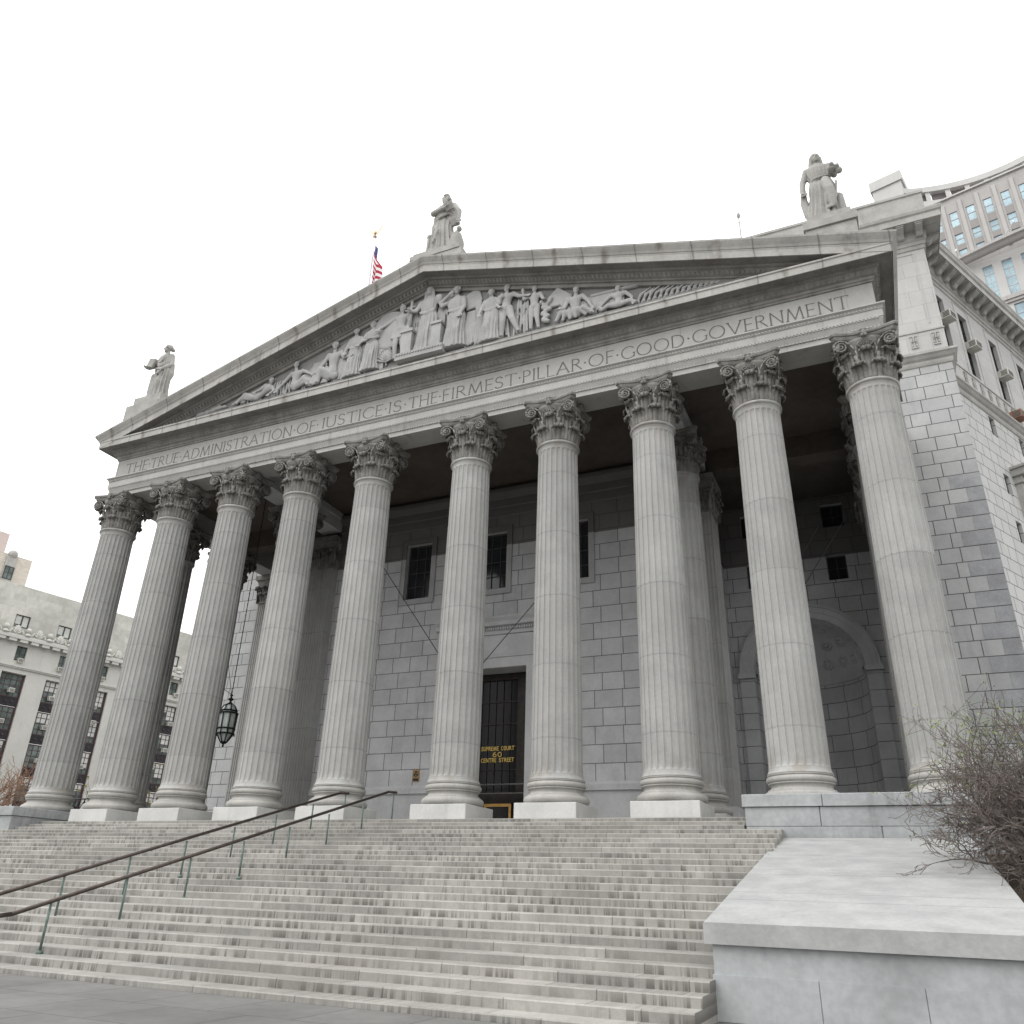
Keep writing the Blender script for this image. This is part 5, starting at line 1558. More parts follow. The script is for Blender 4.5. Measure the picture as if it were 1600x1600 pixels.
holes_up = [(a, b_, 25.0, 29.45) for a, b_ in up_w]
low_s = [2.42, 6.3, 10.2, 14.1]
holes_low = []
for s_ in low_s:
    for z_ in (21.25, 17.55, 14.7, 11.0, 7.2):
        holes_low.append((s_, s_+0.72, z_, z_+(1.25 if z_ > 14 else 1.6)))
for sg in (1, -1):
    mb = MB(); wall(mb, W0, WE, WN_, S1, ZG, 22.62, holes_low if sg > 0 else [], 0.35, S0)
    part('wing_wall', mirror_pts(mb, sg), M['side'])
    mb = MB(); wall(mb, W0, WE, WN_, S1, 23.3, 30.75, holes_up if sg > 0 else [], 0.4, S0)
    if sg > 0:
        for (a, b_) in up_w[1:]:
            for (p_, q_) in ((a-0.42, a-0.36), (b_+0.36, b_+0.42)):
                mb.box(p_, q_, 0.0, 0.03, 24.9, 30.1, M=MW)
            mb.box(a-0.36, b_+0.36, 0.0, 0.03, 30.04, 30.1, M=MW)
    part('wing_upper_wall', mirror_pts(mb, sg), M['wingup'])
for a, b_ in up_w:
    window(CH, MW, a, b_, 25.0, 29.45, 0.25, M['gframe'], M['wglass'], 2, 5, 0.07)
for h in holes_low:
    window(CH, MW, h[0], h[1], h[2], h[3], 0.22, M['gframe'], M['wglass'], 1, 2, 0.06)
# pediment hood and bracket on the wing
mb = MB()
mb.box(3.55, 7.6, 0.0, 0.75, 18.95, 19.35, M=MW); mb.box(3.45, 7.7, 0.0, 0.9, 19.355, 19.5, M=MW); mb.box(3.7, 7.45, 0.0, 0.45, 18.55, 18.945, M=MW)
mb.box(3.8, 4.3, 0.0, 0.35, 16.6, 18.54, M=MW)
part('window_hood', mb, M['wtrim'])
# mouldings that run round pavilion and wing: path of (x,y) offset outwards
def wing_path(d):
    P = lambda s_: (W0[0] + WE[0]*s_ + WN_[0]*d, W0[1] + WE[1]*s_ + WN_[1]*d)
    # intersection of return face x=CX+d with wing line
    xs = CX + d
    s_ = (xs - W0[0] - WN_[0]*d)/WE[0]
    mid = P(s_)
    end = P(S1)
    right = [(xs, YWN-d), mid, end]
    return right
def wing_mould(prof, name, m, x_in=18.9, full=False, lab=None):
    for sg in (1, -1):
        mb = MB()
        rows = []
        for d, z in prof:
            r = wing_path(d)
            rows.append([((0.0 if full else x_in), YWN-d, z)] + [(x, y, z) for x, y in r])
        for i in range(len(prof)-1):
            for j in range(len(rows[0])-1):
                mb.face([rows[i][j], rows[i][j+1], rows[i+1][j+1], rows[i+1][j]])
        part(name, mirror_pts(mb, sg), m)
wing_mould([(0.0, 22.55), (0.06, 22.6), (0.10, 22.72), (0.10, 22.86), (0.20, 22.95), (0.28, 23.08), (0.36, 23.16), (0.36, 23.28), (0.0, 23.42)], 'string_course', M['wtrim'])
wing_mould([(0.0, 24.72), (0.05, 24.74), (0.05, 24.82), (0.0, 24.86)], 'frieze_fillet', M['wtrim'])
wing_mould([(0.0, 30.15), (0.06, 30.2), (0.06, 30.42), (0.12, 30.46), (0.12, 30.66), (0.22, 30.76), (0.26, 31.32), (0.98, 31.36), (1.0, 31.34), (1.02, 31.34), (1.02, 31.72), (1.10, 31.8), (1.14, 31.96), (1.14, 32.04), (0.45, 32.2), (0.45, 33.7), (0.52, 33.74), (0.52, 33.9), (-3.0, 34.0)], 'wing_cornice', M['wtrim'], full=True)
# modillion brackets
br = MB()
br.loft([[(dx, -d, z) for d, z in ((0.25, 30.80), (0.40, 30.82), (0.55, 30.98), (0.72, 31.06), (0.92, 31.18), (0.92, 31.34), (0.25, 31.34))] for dx in (-0.17, 0.17)], False, True)
for dx in (-0.18, 0.18): br.box(min(dx, dx*0.8), max(dx, dx*0.8), -0.86, -0.40, 31.15, 31.30)
br.box(-0.21, 0.21, -0.97, -0.26, 31.26, 31.345)
b0 = part('cornice_bracket', place(br, (23.0, YWN, 0)), M['wtrim'], pivot=(23.0, YWN, 30.8))
k = 0
def bracket_at(x, y, rz):
    c_ = b0.copy(); C.objects.link(c_); c_.parent = CH
    c_.location = Vector((x, y, 30.8)) - PIV[CH]; c_.rotation_euler = (0, 0, rz)
for i in range(1, 8):
    bracket_at(23.0 - 0.95*i, YWN, 0)
for i in range(0, 3): bracket_at(CX, YWN + 0.55 + 0.95*i, math.pi/2)
for i in range(22):
    s_ = -0.6 + 0.95*i
    bracket_at(W0[0]+WE[0]*s_, W0[1]+WE[1]*s_, ANG)
# small carved ornaments on the frieze band above the string course
def ornament(o_, e, nn):
    mb = MB(); Mx = frame_M(o_, e, nn)
    for (a, b_, c_, d_) in ((-0.17, 0.17, 24.5, 24.58), (-0.17, 0.17, 23.78, 23.86), (-0.035, 0.035, 23.86, 24.5), (-0.15, -0.07, 24.1, 24.45), (0.07, 0.15, 24.1, 24.45), (-0.15, -0.07, 23.9, 24.06), (0.07, 0.15, 23.9, 24.06), (-0.12, 0.12, 24.14, 24.2)):
        mb.box(a, b_, 0.0, 0.06, c_, d_, M=Mx)
    return mb
for x in (20.7, 21.6, 22.65):
    part('frieze_ornament', ornament((x, YWN, 0), XA, NY), M['wtrim'])
for i in range(16):
    s_ = 0.55 + 1.0*i
    part('frieze_ornament', ornament((W0[0]+WE[0]*s_, W0[1]+WE[1]*s_, 0), WE, WN_), M['wtrim'])

# ------------------------------------------------------------------ window air conditioners
def make_ac(Mx, s_, z, w=0.66, h=0.5, d=0.62, m=None, name='air_conditioner'):
    b = MB(); b.bevbox(s_, s_+w, -0.1, d, z, z+h, 0.02, M=Mx)
    pc = Mx @ Vector((s_+w/2, d/2, z))
    o = link(name, b, m or M['ac'], pivot=tuple(pc))
    g_ = MB()
    for k in range(5): g_.box(s_+0.06, s_+w-0.06, d+0.001, d+0.012, z+0.06+k*(h-0.12)/5, z+0.06+(k+0.6)*(h-0.12)/5, M=Mx)
    for k in range(4):
        g_.box(s_-0.012, s_-0.001, d*0.25, d*0.9, z+0.08+k*(h-0.14)/4, z+0.08+(k+0.55)*(h-0.14)/4, M=Mx)
    link('grille', g_, M['acgrill'], o)
    return o
ac_lab = ['cream window air conditioner jutting from the first upper window beside the wing corner',
          'cream window air conditioner jutting halfway up the second upper window of the right wing',
          'cream window air conditioner jutting halfway up the third upper window of the right wing']
for (s_, z_), lb in zip(((-0.90, 27.55), (1.92, 26.85), (5.92, 26.6)), ac_lab):
    tag(make_ac(MW, s_, z_, 0.74, 0.5, 0.55), lb, 'air conditioner', 'air conditioners on the right wing')
tag(make_ac(MW, 5.9, 23.62+0.0, 0.8, 0.5, 0.65, M['acrust']), 'rusty brown air conditioner low under the third upper window of the right wing', 'air conditioner', 'air conditioners on the right wing')

# ------------------------------------------------------------------ lantern, cables, signs on the portico
def lantern(x, y, z0, label):
    root = empty('hanging_lantern', (x, y, z0)); tag(root, label, 'lantern')
    P = lambda prof, n=8: prof
    f = MB()
    # cage: rings and six posts
    for r, z, t in ((0.42, 0.62, 0.06), (0.44, 0.86, 0.05), (0.47, 1.62, 0.07), (0.40, 1.74, 0.05)):
        f.lathe([(r-t, z), (r+0.02, z), (r+0.04, z+0.03), (r+0.02, z+0.07), (r-t, z+0.07)], x, y, 12, z0=z0, smooth=False)
    for k in range(8):
        a = 2*math.pi*k/8 + 0.2; c_, s_ = math.cos(a), math.sin(a)
        f.tube((x+0.42*c_, y+0.42*s_, z0+0.62), (x+0.46*c_, y+0.46*s_, z0+1.66), 0.028, 0.028, 6)
        f.tube((x+0.41*c_, y+0.41*s_, z0+0.64), (x+0.16*c_, y+0.16*s_, z0+0.24), 0.026, 0.022, 6)
        f.tube((x+0.42*c_, y+0.42*s_, z0+1.78), (x+0.30*c_, y+0.30*s_, z0+2.02), 0.026, 0.024, 6)
        f.tube((x+0.30*c_, y+0.30*s_, z0+2.02), (x+0.10*c_, y+0.10*s_, z0+2.14), 0.024, 0.022, 6)
        f.ball((x+0.46*c_, y+0.46*s_, z0+0.60), 0.04, 0.04, 0.05, 6, 4)
    f.lathe([(0.0, 0.0), (0.04, 0.03), (0.06, 0.08), (0.03, 0.13), (0.10, 0.17), (0.17, 0.22), (0.18, 0.27), (0.05, 0.29)], x, y, 12, z0=z0)
    f.lathe([(0.12, 2.10), (0.15, 2.14), (0.07, 2.20), (0.05, 2.28), (0.13, 2.33), (0.14, 2.38), (0.05, 2.44), (0.05, 2.52), (0.09, 2.56), (0.03, 2.62), (0.0, 2.63)], x, y, 12, z0=z0)
    link('cage', f, M['iron'], root)
    g_ = MB()
    g_.lathe([(0.0, 0.25), (0.14, 0.27), (0.38, 0.65), (0.40, 0.70), (0.42, 1.64), (0.37, 1.80), (0.26, 2.0), (0.08, 2.10), (0, 2.1)], x, y, 8, z0=z0, smooth=False)
    link('glass', g_, M['lampglass'], root)
    c_ = MB(); zz = z0+2.6
    while zz < 16.9:
        z2 = min(zz+0.30, 17.0)
        c_.tube((x, y, zz), (x, y, z2), 0.022, 0.022, 5); c_.ball((x, y, z2), 0.034, 0.034, 0.05, 6, 4)
        zz = z2
    link('chain', c_, M['iron'], root)
    return root
lantern(-12.88, 4.4, 3.35, 'black iron hanging lantern with pale glass between the left columns')
def cable(pts, r, label, group=None):
    b = MB(); b.path([Vector(p) for p in pts], r, 5)
    o = link('cable', b, M['wire']); tag(o, label, 'cable', group); return o
GP = 'guy cables inside the portico'
cable([(-4.95, 4.4, 12.35), (-0.70, 4.4, 6.62)], 0.02, 'thin dark cable slanting down to the right across the wall below the left window', GP)
cable([(4.05, 4.4, 9.35), (0.9, 4.4, 6.05)], 0.02, 'thin dark cable slanting down to the left above the doorway', GP)
cable([(13.3, 9.0, 9.2), (15.9, 9.0, 13.0)], 0.02, 'thin cable slanting over the niche arch, the left of two', GP)
cable([(14.2, 9.0, 9.2), (17.2, 9.0, 13.4)], 0.02, 'thin cable slanting over the niche arch, the right of two', GP)
cable([(-13.7, 4.4, 8.2), (-12.9, 4.4, 5.95), (-13.9, 4.4, 6.5)], 0.016, 'thin wires bracing the top of the black lantern', GP)
# fallout shelter plate
b = MB(); b.box(-3.95, -3.58, PW-0.03, PW-0.002, 1.93, 2.49)
o = link('shelter_sign', b, M['signy']); tag(o, 'small faded yellow and black trefoil plate on the wall left of the doorway', 'sign')
b = MB()
cx_, cz_ = -3.765, 2.28
ring = [(cx_ + 0.135*math.cos(2*math.pi*k/20), cz_ + 0.135*math.sin(2*math.pi*k/20)) for k in range(20)]
b.face([(x, PW-0.034, z) for x, z in ring])
b.face([(cx_-0.15, PW-0.034, 1.97), (cx_+0.15, PW-0.034, 1.97), (cx_+0.15, PW-0.034, 2.08), (cx_-0.15, PW-0.034, 2.08)])
link('trefoil_field', b, M['signb'], o)
b = MB()
for k in range(3):
    a = math.pi/2 + math.pi + 2*math.pi*k/3
    b.face([(cx_ + r*math.cos(a+da), PW-0.038, cz_ + r*math.sin(a+da)) for r, da in ((0.02, 0), (0.115, -0.5), (0.115, 0.5))])
link('trefoil', b, M['signy'], o)
# low iron fences by the side columns
def low_fence(x0, x1, y, z, label):
    b = MB(); n_ = 7
    for i in range(n_):
        x = x0 + (x1-x0)*i/(n_-1); b.tube((x, y, z), (x, y, z+0.62), 0.025, 0.025, 6)
        if i < n_-1: b.tube((x, y, z+0.05), (x0 + (x1-x0)*(i+1)/(n_-1), y, z+0.55), 0.018, 0.018, 5)
    b.tube((x0, y, z+0.60), (x1, y, z+0.60), 0.03, 0.03, 6)
    o = link('iron_fence', b, M['iron']); tag(o, label, 'fence')
low_fence(-19.3, -17.5, 1.55, 0.12, 'low black iron fence between the two leftmost columns')

# ------------------------------------------------------------------ stair handrails
def handrail(x, label, lo_y, hi_y=-1.35):
    root = empty('handrail', (x, -6, ZG)); tag(root, label, 'handrail', 'handrails up the steps')
    def zt(y): return max(ZG, ZF + (y - Y0S)*RISE/TREAD - 0.07) if y < Y0S else ZF
    b = MB()
    top = [(x, hi_y+0.5, ZF+0.93), (x, hi_y, ZF+0.90), (x, lo_y, zt(lo_y)+0.90), (x, lo_y-0.45, zt(lo_y)+0.86)]
    b.path([Vector(p) for p in top], 0.045, 10)
    for p in (top[0], top[-1]): b.ball(p, 0.05, 0.05, 0.05, 8, 6)
    link('rail', b, M['rail'], root)
    y = hi_y + 0.35
    while y > lo_y:
        p_ = MB(); zz = zt(y)
        t = ZF+0.92 if y > hi_y else zt(y)+0.90
        p_.tube((x, y, zz-0.10), (x, y, t-0.02), 0.026, 0.026, 8); p_.lathe([(0.0, 0), (0.07, 0), (0.06, 0.05), (0.03, 0.07)], x, y, 10, z0=zz-0.07)
        link('post', p_, M['verdigris'], root)
        y -= 1.85
handrail(0.62, 'brown topped handrail on thin green posts, the nearer of the pair on the steps', -14.8)
handrail(-1.45, 'brown topped handrail on thin green posts, the farther of the pair on the steps', -14.8)

# ------------------------------------------------------------------ flag and roof antenna
fp = empty('flagpole', (-19.95, 20, 34)); tag(fp, 'white flagpole with a gilt eagle behind the left slope of the pediment', 'flagpole')
b = MB(); b.tube((-19.95, 20, 34), (-19.95, 20, 53.0), 0.16, 0.10, 10)
link('pole', b, M['pole'], fp)
b = MB(); b.ball((-19.95, 20, 53.12), 0.2, 0.2, 0.2, 10, 6); b.ball((-19.95, 20, 53.6), 0.16, 0.14, 0.26, 8, 6)
for sg in (-1, 1):
    b.loft([[(-19.95+sg*a, 20-0.03, 53.5+c_), (-19.95+sg*a, 20+0.03, 53.5+c_), (-19.95+sg*(a+0.0), 20+0.03, 53.5+c_-w_), (-19.95+sg*a, 20-0.03, 53.5+c_-w_)] for a, c_, w_ in ((0.05, 0.1, 0.25), (0.3, 0.35, 0.4), (0.62, 0.75, 0.35), (0.8, 1.0, 0.08))], True, True)
link('eagle', b, M['giltb'], fp)
# drooping flag: stripes hang in folds from the hoist
b = MB()
NU, NV = 26, 26
def flagp(u, v):
    # u along fly 0..1, v down hoist 0..1 ; limp cloth collapses towards the pole and falls
    x = -19.78 + 1.35*u*(0.6+0.4*v) + 0.16*math.sin(u*9+v*2.0)*(0.3+u)
    z = 52.0 - 4.6*v - 3.2*u**1.2 + 0.1*math.sin(u*7)
    y = 20.0 + 0.55*math.sin(u*10.5 + 0.7*v) * (0.25 + u) 
    return (x, y, z)
for i in range(NU):
    for j in range(NV):
        u0, u1, v0, v1 = i/NU, (i+1)/NU, j/NV, (j+1)/NV
        if u0 < 0.4 and v0 < 7/13: mi = 2
        else: mi = 0 if int(v0*13) % 2 == 0 else 1
        b.face([flagp(u0, v0), flagp(u1, v0), flagp(u1, v1), flagp(u0, v1)], mi=mi, smooth=True)
# stars as small points on the blue field
for r_ in range(5):
    for c_ in range(5):
        u, v = 0.05 + 0.075*c_, 0.06 + 0.095*r_
        p = Vector(flagp(u, v)) + Vector((0, -0.02, 0))
        b.face([tuple(p + Vector((0.05*math.cos(2*math.pi*k/5), -0.01, 0.05*math.sin(2*math.pi*k/5)))) for k in range(5)], mi=1)
fl = link('flag', b, [M['red'], M['white'], M['blue']])
tag(fl, 'striped red, white and blue flag hanging limp from the pole above the pediment', 'flag')
b = MB(); b.tube((12.82, 22, 33.9), (12.80, 22, 45.2), 0.085, 0.06, 6); b.ball((12.8, 22, 45.0), 0.14, 0.14, 0.3, 8, 6); b.tube((12.35, 22, 44.3), (13.25, 22, 44.3), 0.03, 0.03, 5)
b.tube((12.8, 22, 38.0), (13.5, 22, 33.95), 0.03, 0.03, 5)
o = link('roof_antenna', b, M['wtrim']); tag(o, 'thin antenna mast on the roof left of the right statue', 'antenna')

# ------------------------------------------------------------------ office block across the street (left)
F0 = (-80.0, 20.0, 0.0)
fd = Vector((0.19, 0.982, 0)).normalized(); FE = (fd.x, fd.y, 0); FN = (fd.y, -fd.x, 0)
MF = frame_M(F0, FE, FN)
FB = empty('office_building', tuple(MF @ Vector((35, -10, ZG))))
tag(FB, 'pale limestone office block with dark window bays seen between the left columns', 'building')
fpart = lambda n_, mb, m, p=FB: link(n_, mb, m, p)
SA, SB = 2.0, 75.0
NBAY = 13
bays = [(4.05+5.25*k, 6.9+5.25*k) for k in range(NBAY)]
mb = MB()
hl = [(a, b_, ZG+0.5, 19.3) for a, b_ in bays]
sq = []
for k in range(NBAY):
    s_ = 4.95+5.25*k; sq.append((s_, s_+1.25, 20.75, 22.55))
wall(mb, F0, FE, FN, SB, ZG, 23.0, hl + sq, 0.5, SA)
fpart('facade', mb, M['fedwall'])
mb = MB()
rw = [(3.9+5.25*k, 5.65+5.25*k, 24.75, 26.3) for k in range(NBAY)]
wall(mb, (F0[0]-FN[0]*0.25, F0[1]-FN[1]*0.25, 0), FE, FN, SB, 23.0, 29.85, rw, 0.4, SA)
mb.box(SA, SB, -24, -0.75, 28.5, 29.85, M=MF)
for (s_) in (SA, SB): mb.box(s_-0.02, s_+0.02, -24, -0.3, ZG, 29.8, M=MF)
fpart('attic', mb, M['fedattic'])
mb = MB()
mb.box(SA, SB, 0.0, 0.18, 19.85, 20.0, M=MF); mb.box(SA, SB, 0.0, 0.28, 20.005, 20.22, M=MF)
mb.box(SA, SB, -0.25, 0.30, 23.0, 23.2, M=MF); mb.box(SA, SB, -0.25, 0.75, 23.205, 23.5, M=MF); mb.box(SA, SB, -0.25, 0.45, 23.505, 23.75, M=MF)
k = 0
for i in range(56):
    s_ = SA + 0.2 + i*1.3125
    mb.box(s_, s_+0.9, 0.3, 0.68, 22.86, 23.2, M=MF)
fpart('facade_cornice', mb, M['fedwall'])
# carved cresting: balls between palmettes
for i in range(27):
    s_ = SA + 0.95 + i*2.625
    b = MB()
    b.ball(tuple(MF @ Vector((s_, 0.35, 24.45))), 0.34, 0.34, 0.34, 10, 8)
    b.lathe([(0.40, 23.76), (0.36, 23.9), (0.2, 24.1)], *(MF @ Vector((s_, 0.35, 0)))[:2], 10)
    fpart('cresting_ball', b, M['fedwall'])
    b = MB()
    for q in range(7):
        a = math.pi*(q+0.5)/7
        b.tube(MF @ Vector((s_+1.31, 0.35, 23.8)), MF @ Vector((s_+1.31+0.48*math.cos(a), 0.35, 23.9+0.95*math.sin(a))), 0.06, 0.13, 6)
    for q in (-1, 1):
        for r_ in range(3): b.ball(tuple(MF @ Vector((s_+1.31+q*(0.62+0.1*r_), 0.35, 24.2-0.14*r_))), 0.16, 0.16, 0.16, 6, 5)
    fpart('cresting_palmette', b, M['fedwall'])
rnd = random.Random(12)
acs = []
for k, (a, b_) in enumerate(bays):
    vis = 1 <= k <= 7
    # stacked windows with spandrels
    zt = 19.3; row = 0
    while zt > 2:
        zb_ = zt - 2.75
        bl = [(0.03, 0.48, rnd.choice([0.3, 0.45, 0.6, 0.15])), (0.52, 0.97, rnd.choice([0.3, 0.5, 0.7]))] if rnd.random() < 0.8 else None
        window(FB, MF, a+0.12, b_-0.12, zb_, zt-0.04, 0.36, M['fedframe'], M['fedglass'], 4, 4, 0.11, blind=bl, bar=0.07)
        sp_ = MB(); sp_.box(a, b_, -0.45, -0.28, zb_-1.05, zb_-0.005, M=MF)
        for q in (0.25, 0.5, 0.75):
            c_ = MF @ Vector((a + (b_-a)*q, -0.26, zb_-0.52)); sp_.ball(tuple(c_), 0.13, 0.13, 0.13, 8, 5, mi=1)
        link('spandrel', sp_, [M['spandrel'], M['fedframe']], FB)
        zt = zb_ - 1.05; row += 1
    for s_ in (a+0.0, b_-0.12):
        p_ = MB(); p_.box(s_+0.003, s_+0.117, -0.42, -0.22, ZG+0.5, 19.29, M=MF); link('mullion', p_, M['fedframe'], FB)
for k, h in enumerate(sq):
    window(FB, MF, h[0], h[1], h[2], h[3], 0.3, M['gframe'], M['fedglass'], 2, 2, 0.08, bar=0.06)
for k, h in enumerate(rw):
    window(FB, frame_M((F0[0]-FN[0]*0.25, F0[1]-FN[1]*0.25, 0), FE, FN), h[0], h[1], h[2], h[3], 0.2, M['gframe'], M['fedglass'], 2, 1, 0.09, bar=0.16, blind=[(0.02, 0.46, 0.75), (0.54, 0.98, 0.9)])
ACS = [(16.1, 17.2, 'first', 'top'), (15.9, 13.6, 'first', 'second'), (20.9, 17.1, 'second', 'top'), (21.05, 13.6, 'second', 'second'), (21.3, 9.75, 'second', 'third'),
       (26.75, 15.2, 'third', 'second'), (26.55, 9.75, 'third', 'third'), (26.4, 17.1, 'third', 'top'), (37.5, 16.8, 'fourth', 'top'), (37.5, 13.3, 'fourth', 'second'),
       (16.17, 20.78, 'first', None), (21.03, 20.78, 'second', None), (26.55, 20.78, 'third', None), (37.5, 20.78, 'fourth', None)]
for s_, z_, bay, row in ACS:
    o = make_ac(MF, s_-0.33, z_-0.2, 0.66, 0.5, 0.35)
    if row is None: lb = f'small white air conditioner in the square window above the {bay} dark bay from left'
    else: lb = f'small white air conditioner in the {row} window of the {bay} dark bay from left'
    tag(o, lb, 'air conditioner', 'air conditioners on the office block')

# tan brick setback building beyond
TB = empty('brick_building', tuple(MF @ Vector((20, -30, ZG)))); tag(TB, 'tan brick building rising behind the office block at the left edge', 'building')
b = MB(); b.box(8, 26.4, -46, -30, ZG, 43.4, M=MF); link('wall', b, M['tan'], TB)
b = MB(); b.box(22.5, 24.1, -29.99, -29.7, 38.5, 43.0, M=MF)
b.ball(tuple(MF @ Vector((23.3, -30, 43.5))), 0.75, 0.75, 0.7, 10, 6)
link('window_panel', b, M['wtrim'], TB)
window(TB, frame_M(tuple(MF @ Vector((0, -29.7, 0))), FE, FN), 22.6, 24.0, 39.3, 41.4, -0.05, M['gframe'], M['fedglass'], 2, 2, 0.12, bar=0.1)
PB = empty('brick_tower', tuple(MF @ Vector((12, -60, ZG)))); tag(PB, 'pink brick tower highest at the left edge behind the tan building', 'building')
b = MB(); b.box(8, 32.4, -75, -58, ZG, 56.8, M=MF); link('wall', b, M['pinkb'], PB)
b = MB(); b.box(29.6, 30.5, -57.99, -57.9, 52.8, 53.8, M=MF); link('window', b, M['wglass'], PB)

# ------------------------------------------------------------------ high court tower (right)
T0 = (70.0, 90.0, 0.0)
TE = Vector((0.967, -0.253, 0)).normalized(); TN = Vector((-TE.y*-1*-1, 0, 0))
TN = Vector((TE.y, -TE.x, 0))
MT = frame_M(T0, TE, TN)
TW = empty('office_tower', tuple(MT @ Vector((-20, -12, ZG)))); tag(TW, 'tall beige granite tower with concave crown and pale blue windows at upper right', 'tower')
tp = lambda n_, mb, m: link(n_, mb, m, TW)
TS0, TS1 = -36.0, 6.0
cols = [-32.75+2.62*i for i in range(14)]
rows = [(102.25, 105.4), (98.3, 100.5), (94.75, 97.1)]
holes = [(c_, c_+1.28, z0, z1) for c_ in cols for z0, z1 in rows]
mb = MB(); wall(mb, T0, TE, TN, TS1, 93.3, 108.6, holes, 0.35, TS0)
tp('upper_facade', mb, M['tower'])
for c_ in cols:
    mb = MB(); mb.box(c_-0.95, c_-0.38, 0.0, 0.22, 94.4, 107.4, M=MT); tp('pier', mb, M['towerp'])
    for z0, z1 in ((100.52, 102.23), (97.12, 98.28)):
        mb = MB(); mb.box(c_+0.01, c_+1.27, -0.2, 0.03, z0, z1, M=MT); tp('spandrel', mb, M['towersp'])
for h in holes[:30]:
    window(TW, MT, h[0], h[1], h[2], h[3], 0.12, M['towersp'], M['bglass'], 1, 2, 0.06, bar=0.12)
for h in holes[30:]:
    window(TW, MT, h[0], h[1], h[2], h[3], 0.12, M['towersp'], M['bglass'], 1, 2, 0.06, bar=0.12)
# ledge
mb = MB(); mb.box(TS0-5.3, TS1, -0.5, 0.35, 108.55, 108.85, M=MT); tp('ledge', mb, M['towerw'])
# concave crown: wall, dark loggia openings, parapet
def crown_off(s_):
    t = (s_ + 36.0)/30.0
    t = min(max(t, 0), 1)
    return -5.2*math.sin(math.pi*t)**0.8 if 0 < t < 1 else 0.0
NS = 40
mb = MB(); lg = MB(); pp = MB()
for i in range(NS):
    s0_, s1_ = -36 + 30*i/NS, -36 + 30*(i+1)/NS
    o0, o1 = crown_off(s0_)-0.3, crown_off(s1_)-0.3
    P = lambda s_, o_, z: tuple(MT @ Vector((s_, o_, z)))
    mb.face([P(s0_, o0, 108.8), P(s1_, o1, 108.8), P(s1_, o1, 112.2), P(s0_, o0, 112.2)])
    col_ = (i % 4 == 0)
    if col_: mb.face([P(s0_, o0, 112.2), P(s1_, o1, 112.2), P(s1_, o1, 114.2), P(s0_, o0, 114.2)])
    else: lg.face([P(s0_, o0-0.8, 112.2), P(s1_, o1-0.8, 112.2), P(s1_, o1-0.8, 114.2), P(s0_, o0-0.8, 114.2)])
    pp.loft([[P(s0_, o0-0.9, 114.2), P(s0_, o0+0.25, 114.2), P(s0_, o0+0.25, 115.4), P(s0_, o0-0.9, 115.4)], [P(s1_, o1-0.9, 114.2), P(s1_, o1+0.25, 114.2), P(s1_, o1+0.25, 115.4), P(s1_, o1-0.9, 115.4)]], True, False)
tp('crown_wall', mb, M['towerw']); tp('loggia', lg, M['loggia']); tp('crown_parapet', pp, M['towerw'])
mb = MB()
mb.box(-41.0, -36.0, -9, 0.0, ZG, 117.4, M=MT); mb.box(-41.3, -35.7, -9.3, 0.3, 117.4, 119.6, M=MT)
tp('end_block', mb, M['towerw'])
# bowed cornice
mb = MB()
prof = [(0.0, 92.9), (0.5, 93.0), (0.9, 93.5), (1.3, 93.7), (1.3, 94.2), (0.9, 94.4), (0.0, 94.5)]
ring = []
for i in range(25):
    s_ = TS0 + (TS1-TS0)*i/24
    bow = 2.4*math.sin(math.pi*(s_-TS0)/(TS1-TS0))
    ring.append([tuple(MT @ Vector((s_, o_ + bow, z))) for o_, z in prof])
mb.loft(ring, False)
tp('bowed_cornice', mb, M['tower'])
mb = MB()
lc = [-33.1+2.75*i for i in range(13)]
lh = [(c_, c_+1.45, 85.2, 92.0) for c_ in lc]
z_ = 83.8
lh2 = [(c_, c_+1.45, 79.4, 83.2) for c_ in lc]
lh3 = [(c_, c_+1.45, 74.4, 77.6) for c_ in lc]
wall(mb, T0, TE, TN, TS1, ZG, 93.3, lh + lh2 + lh3, 0.4, TS0)
tp('lower_facade', mb, M['towerw'])
mb = MB(); mb.box(TS0, TS1, 0.0, 0.5, 84.1, 84.85, M=MT); mb.box(TS0, TS1, 0.0, 0.3, 83.6, 84.095, M=MT); tp('band_course', mb, M['tower'])
for h in lh: window(TW, MT, h[0], h[1], h[2], h[3], 0.2, M['towerw'], M['bglass'], 2, 4, 0.08, bar=0.09)
for h in lh2+lh3: window(TW, MT, h[0], h[1], h[2], h[3], 0.2, M['towersp'], M['bglass'], 1, 2, 0.08, bar=0.1)
mb = MB()
mb.face([tuple(MT @ Vector(p)) for p in ((TS1, 0, ZG), (TS1, -25, ZG), (TS1, -25, 108.6), (TS1, 0, 108.6))])
mb.face([tuple(MT @ Vector(p)) for p in ((TS0, -0.5, 108.6), (TS1, -0.5, 108.6), (TS1, -25, 108.6), (TS0, -25, 108.6))])
tp('flank_wall', mb, M['tower'])
# outreach floodlight arms
for (s_, z_) in ((-22.4, 96.3), (-31.0, 95.1)):
    b = MB()
    b.tube(MT @ Vector((s_-1.6, 0.0, z_-0.5)), MT @ Vector((s_+0.6, 2.2, z_+0.35)), 0.07, 0.05, 6); b.ball(tuple(MT @ Vector((s_+0.7, 2.3, z_+0.4))), 0.22, 0.22, 0.3, 8, 6)
    tp('floodlight_arm', b, M['pole'])

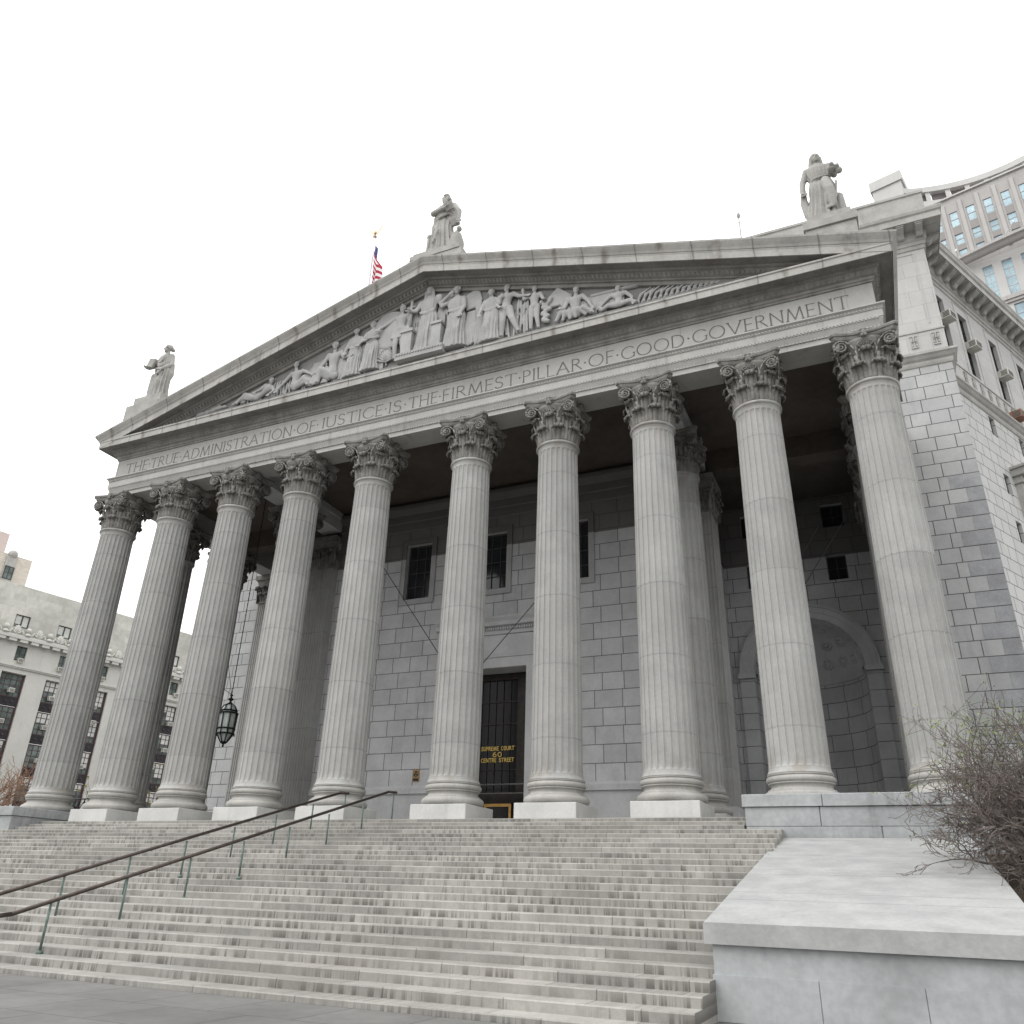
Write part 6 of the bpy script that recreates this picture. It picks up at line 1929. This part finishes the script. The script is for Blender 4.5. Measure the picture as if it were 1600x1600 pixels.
# ------------------------------------------------------------------ shrubs
def shrub(name, loc, Ht, spread, seed, mb_, mt_, label, lean=(0, 0, 0), stems=9, depth=6, leaves=None, nleaf=0, cat='shrub', r0=0.035, wig=.2, rmin=0.002):
    rnd = random.Random(seed)
    root = empty(name, loc); tag(root, label, cat)
    B = MB(); T = MB(); tips = []
    def grow(p, d, ln, r, k):
        segs = 3
        q = p
        for i in range(segs):
            d = (d + Vector((rnd.gauss(0, wig), rnd.gauss(0, wig), rnd.gauss(0.02, wig*.8)))).normalized()
            q2 = q + d*(ln/segs); r2 = r*(0.92)
            (B if r > 0.0075 else T).tube(q, q2, max(r, rmin), max(r2, rmin), 5 if r > 0.012 else 3, cap=False, smooth=True)
            q = q2; r = r2
            if k > 0 and rnd.random() < 0.75:
                ax = Vector((rnd.gauss(0, 1), rnd.gauss(0, 1), rnd.gauss(0.12, .8))).normalized()
                nd = (d*0.75 + ax*0.75).normalized()
                grow(q, nd, ln*rnd.uniform(.55, .85), r*rnd.uniform(.5, .72), k-1)
        if k > 0: grow(q, d, ln*rnd.uniform(.6, .85), r*0.8, k-1)
        else: tips.append(q)
    for i in range(stems):
        a = 2*math.pi*i/stems + rnd.uniform(-.3, .3)
        d = Vector((math.cos(a)*spread + lean[0], math.sin(a)*spread + lean[1], 1.0 + lean[2])).normalized()
        grow(Vector(loc) + Vector((math.cos(a)*.15, math.sin(a)*.15, -.05)), d, Ht*rnd.uniform(.30, .42), r0*rnd.uniform(.7, 1.1), depth)
    link('branches', B, mb_, root, pivot=loc)
    if T.v: link('twigs', T, mt_, root, pivot=loc)
    if leaves:
        Lf = MB()
        for i in range(nleaf):
            p = rnd.choice(tips) + Vector((rnd.gauss(0, .05), rnd.gauss(0, .05), rnd.gauss(0, .05)))
            a = Vector((rnd.gauss(0,1), rnd.gauss(0,1), rnd.gauss(0,1))).normalized(); c_ = a.orthogonal().normalized()
            l_ = rnd.uniform(.03, .06)
            Lf.face([p, p + a*l_ + c_*l_*.4, p + a*l_*2, p + a*l_ - c_*l_*.4])
        link('leaves', Lf, leaves, root, pivot=loc)
    return root
shrub('bare_shrub', (19.95, -7.4, -1.95), 3.1, 1.25, 3, M['bark'], M['twigred'], 'dense bare twiggy shrub in front of the rightmost column', stems=22, depth=5, r0=0.042, lean=(-.10, 0, -.25), wig=.30, rmin=0.0062)
shrub('budding_shrub', (20.3, -4.4, -1.8), 4.2, 0.6, 8, M['bark'], M['bark'], 'taller shrub coming into green bud behind the bare one at right edge', stems=10, depth=4, leaves=M['budleaf'], nleaf=2800, r0=0.03, rmin=0.005)
shrub('bare_shrub', (-35.0, 7.0, 0.0), 5.0, 0.9, 11, M['twigor'], M['twigor'], 'rust brown leafless shrub behind the left cheek wall', stems=22, depth=4, r0=0.03, rmin=0.013)
shrub('leafy_shrub', (-31.5, 18.0, ZG), 9.6, 0.42, 14, M['bark'], M['bark'], 'yellow green leafy shrub glimpsed between the second and third columns', stems=10, depth=3, leaves=M['yleaf'], nleaf=9000, r0=0.04, rmin=0.01)
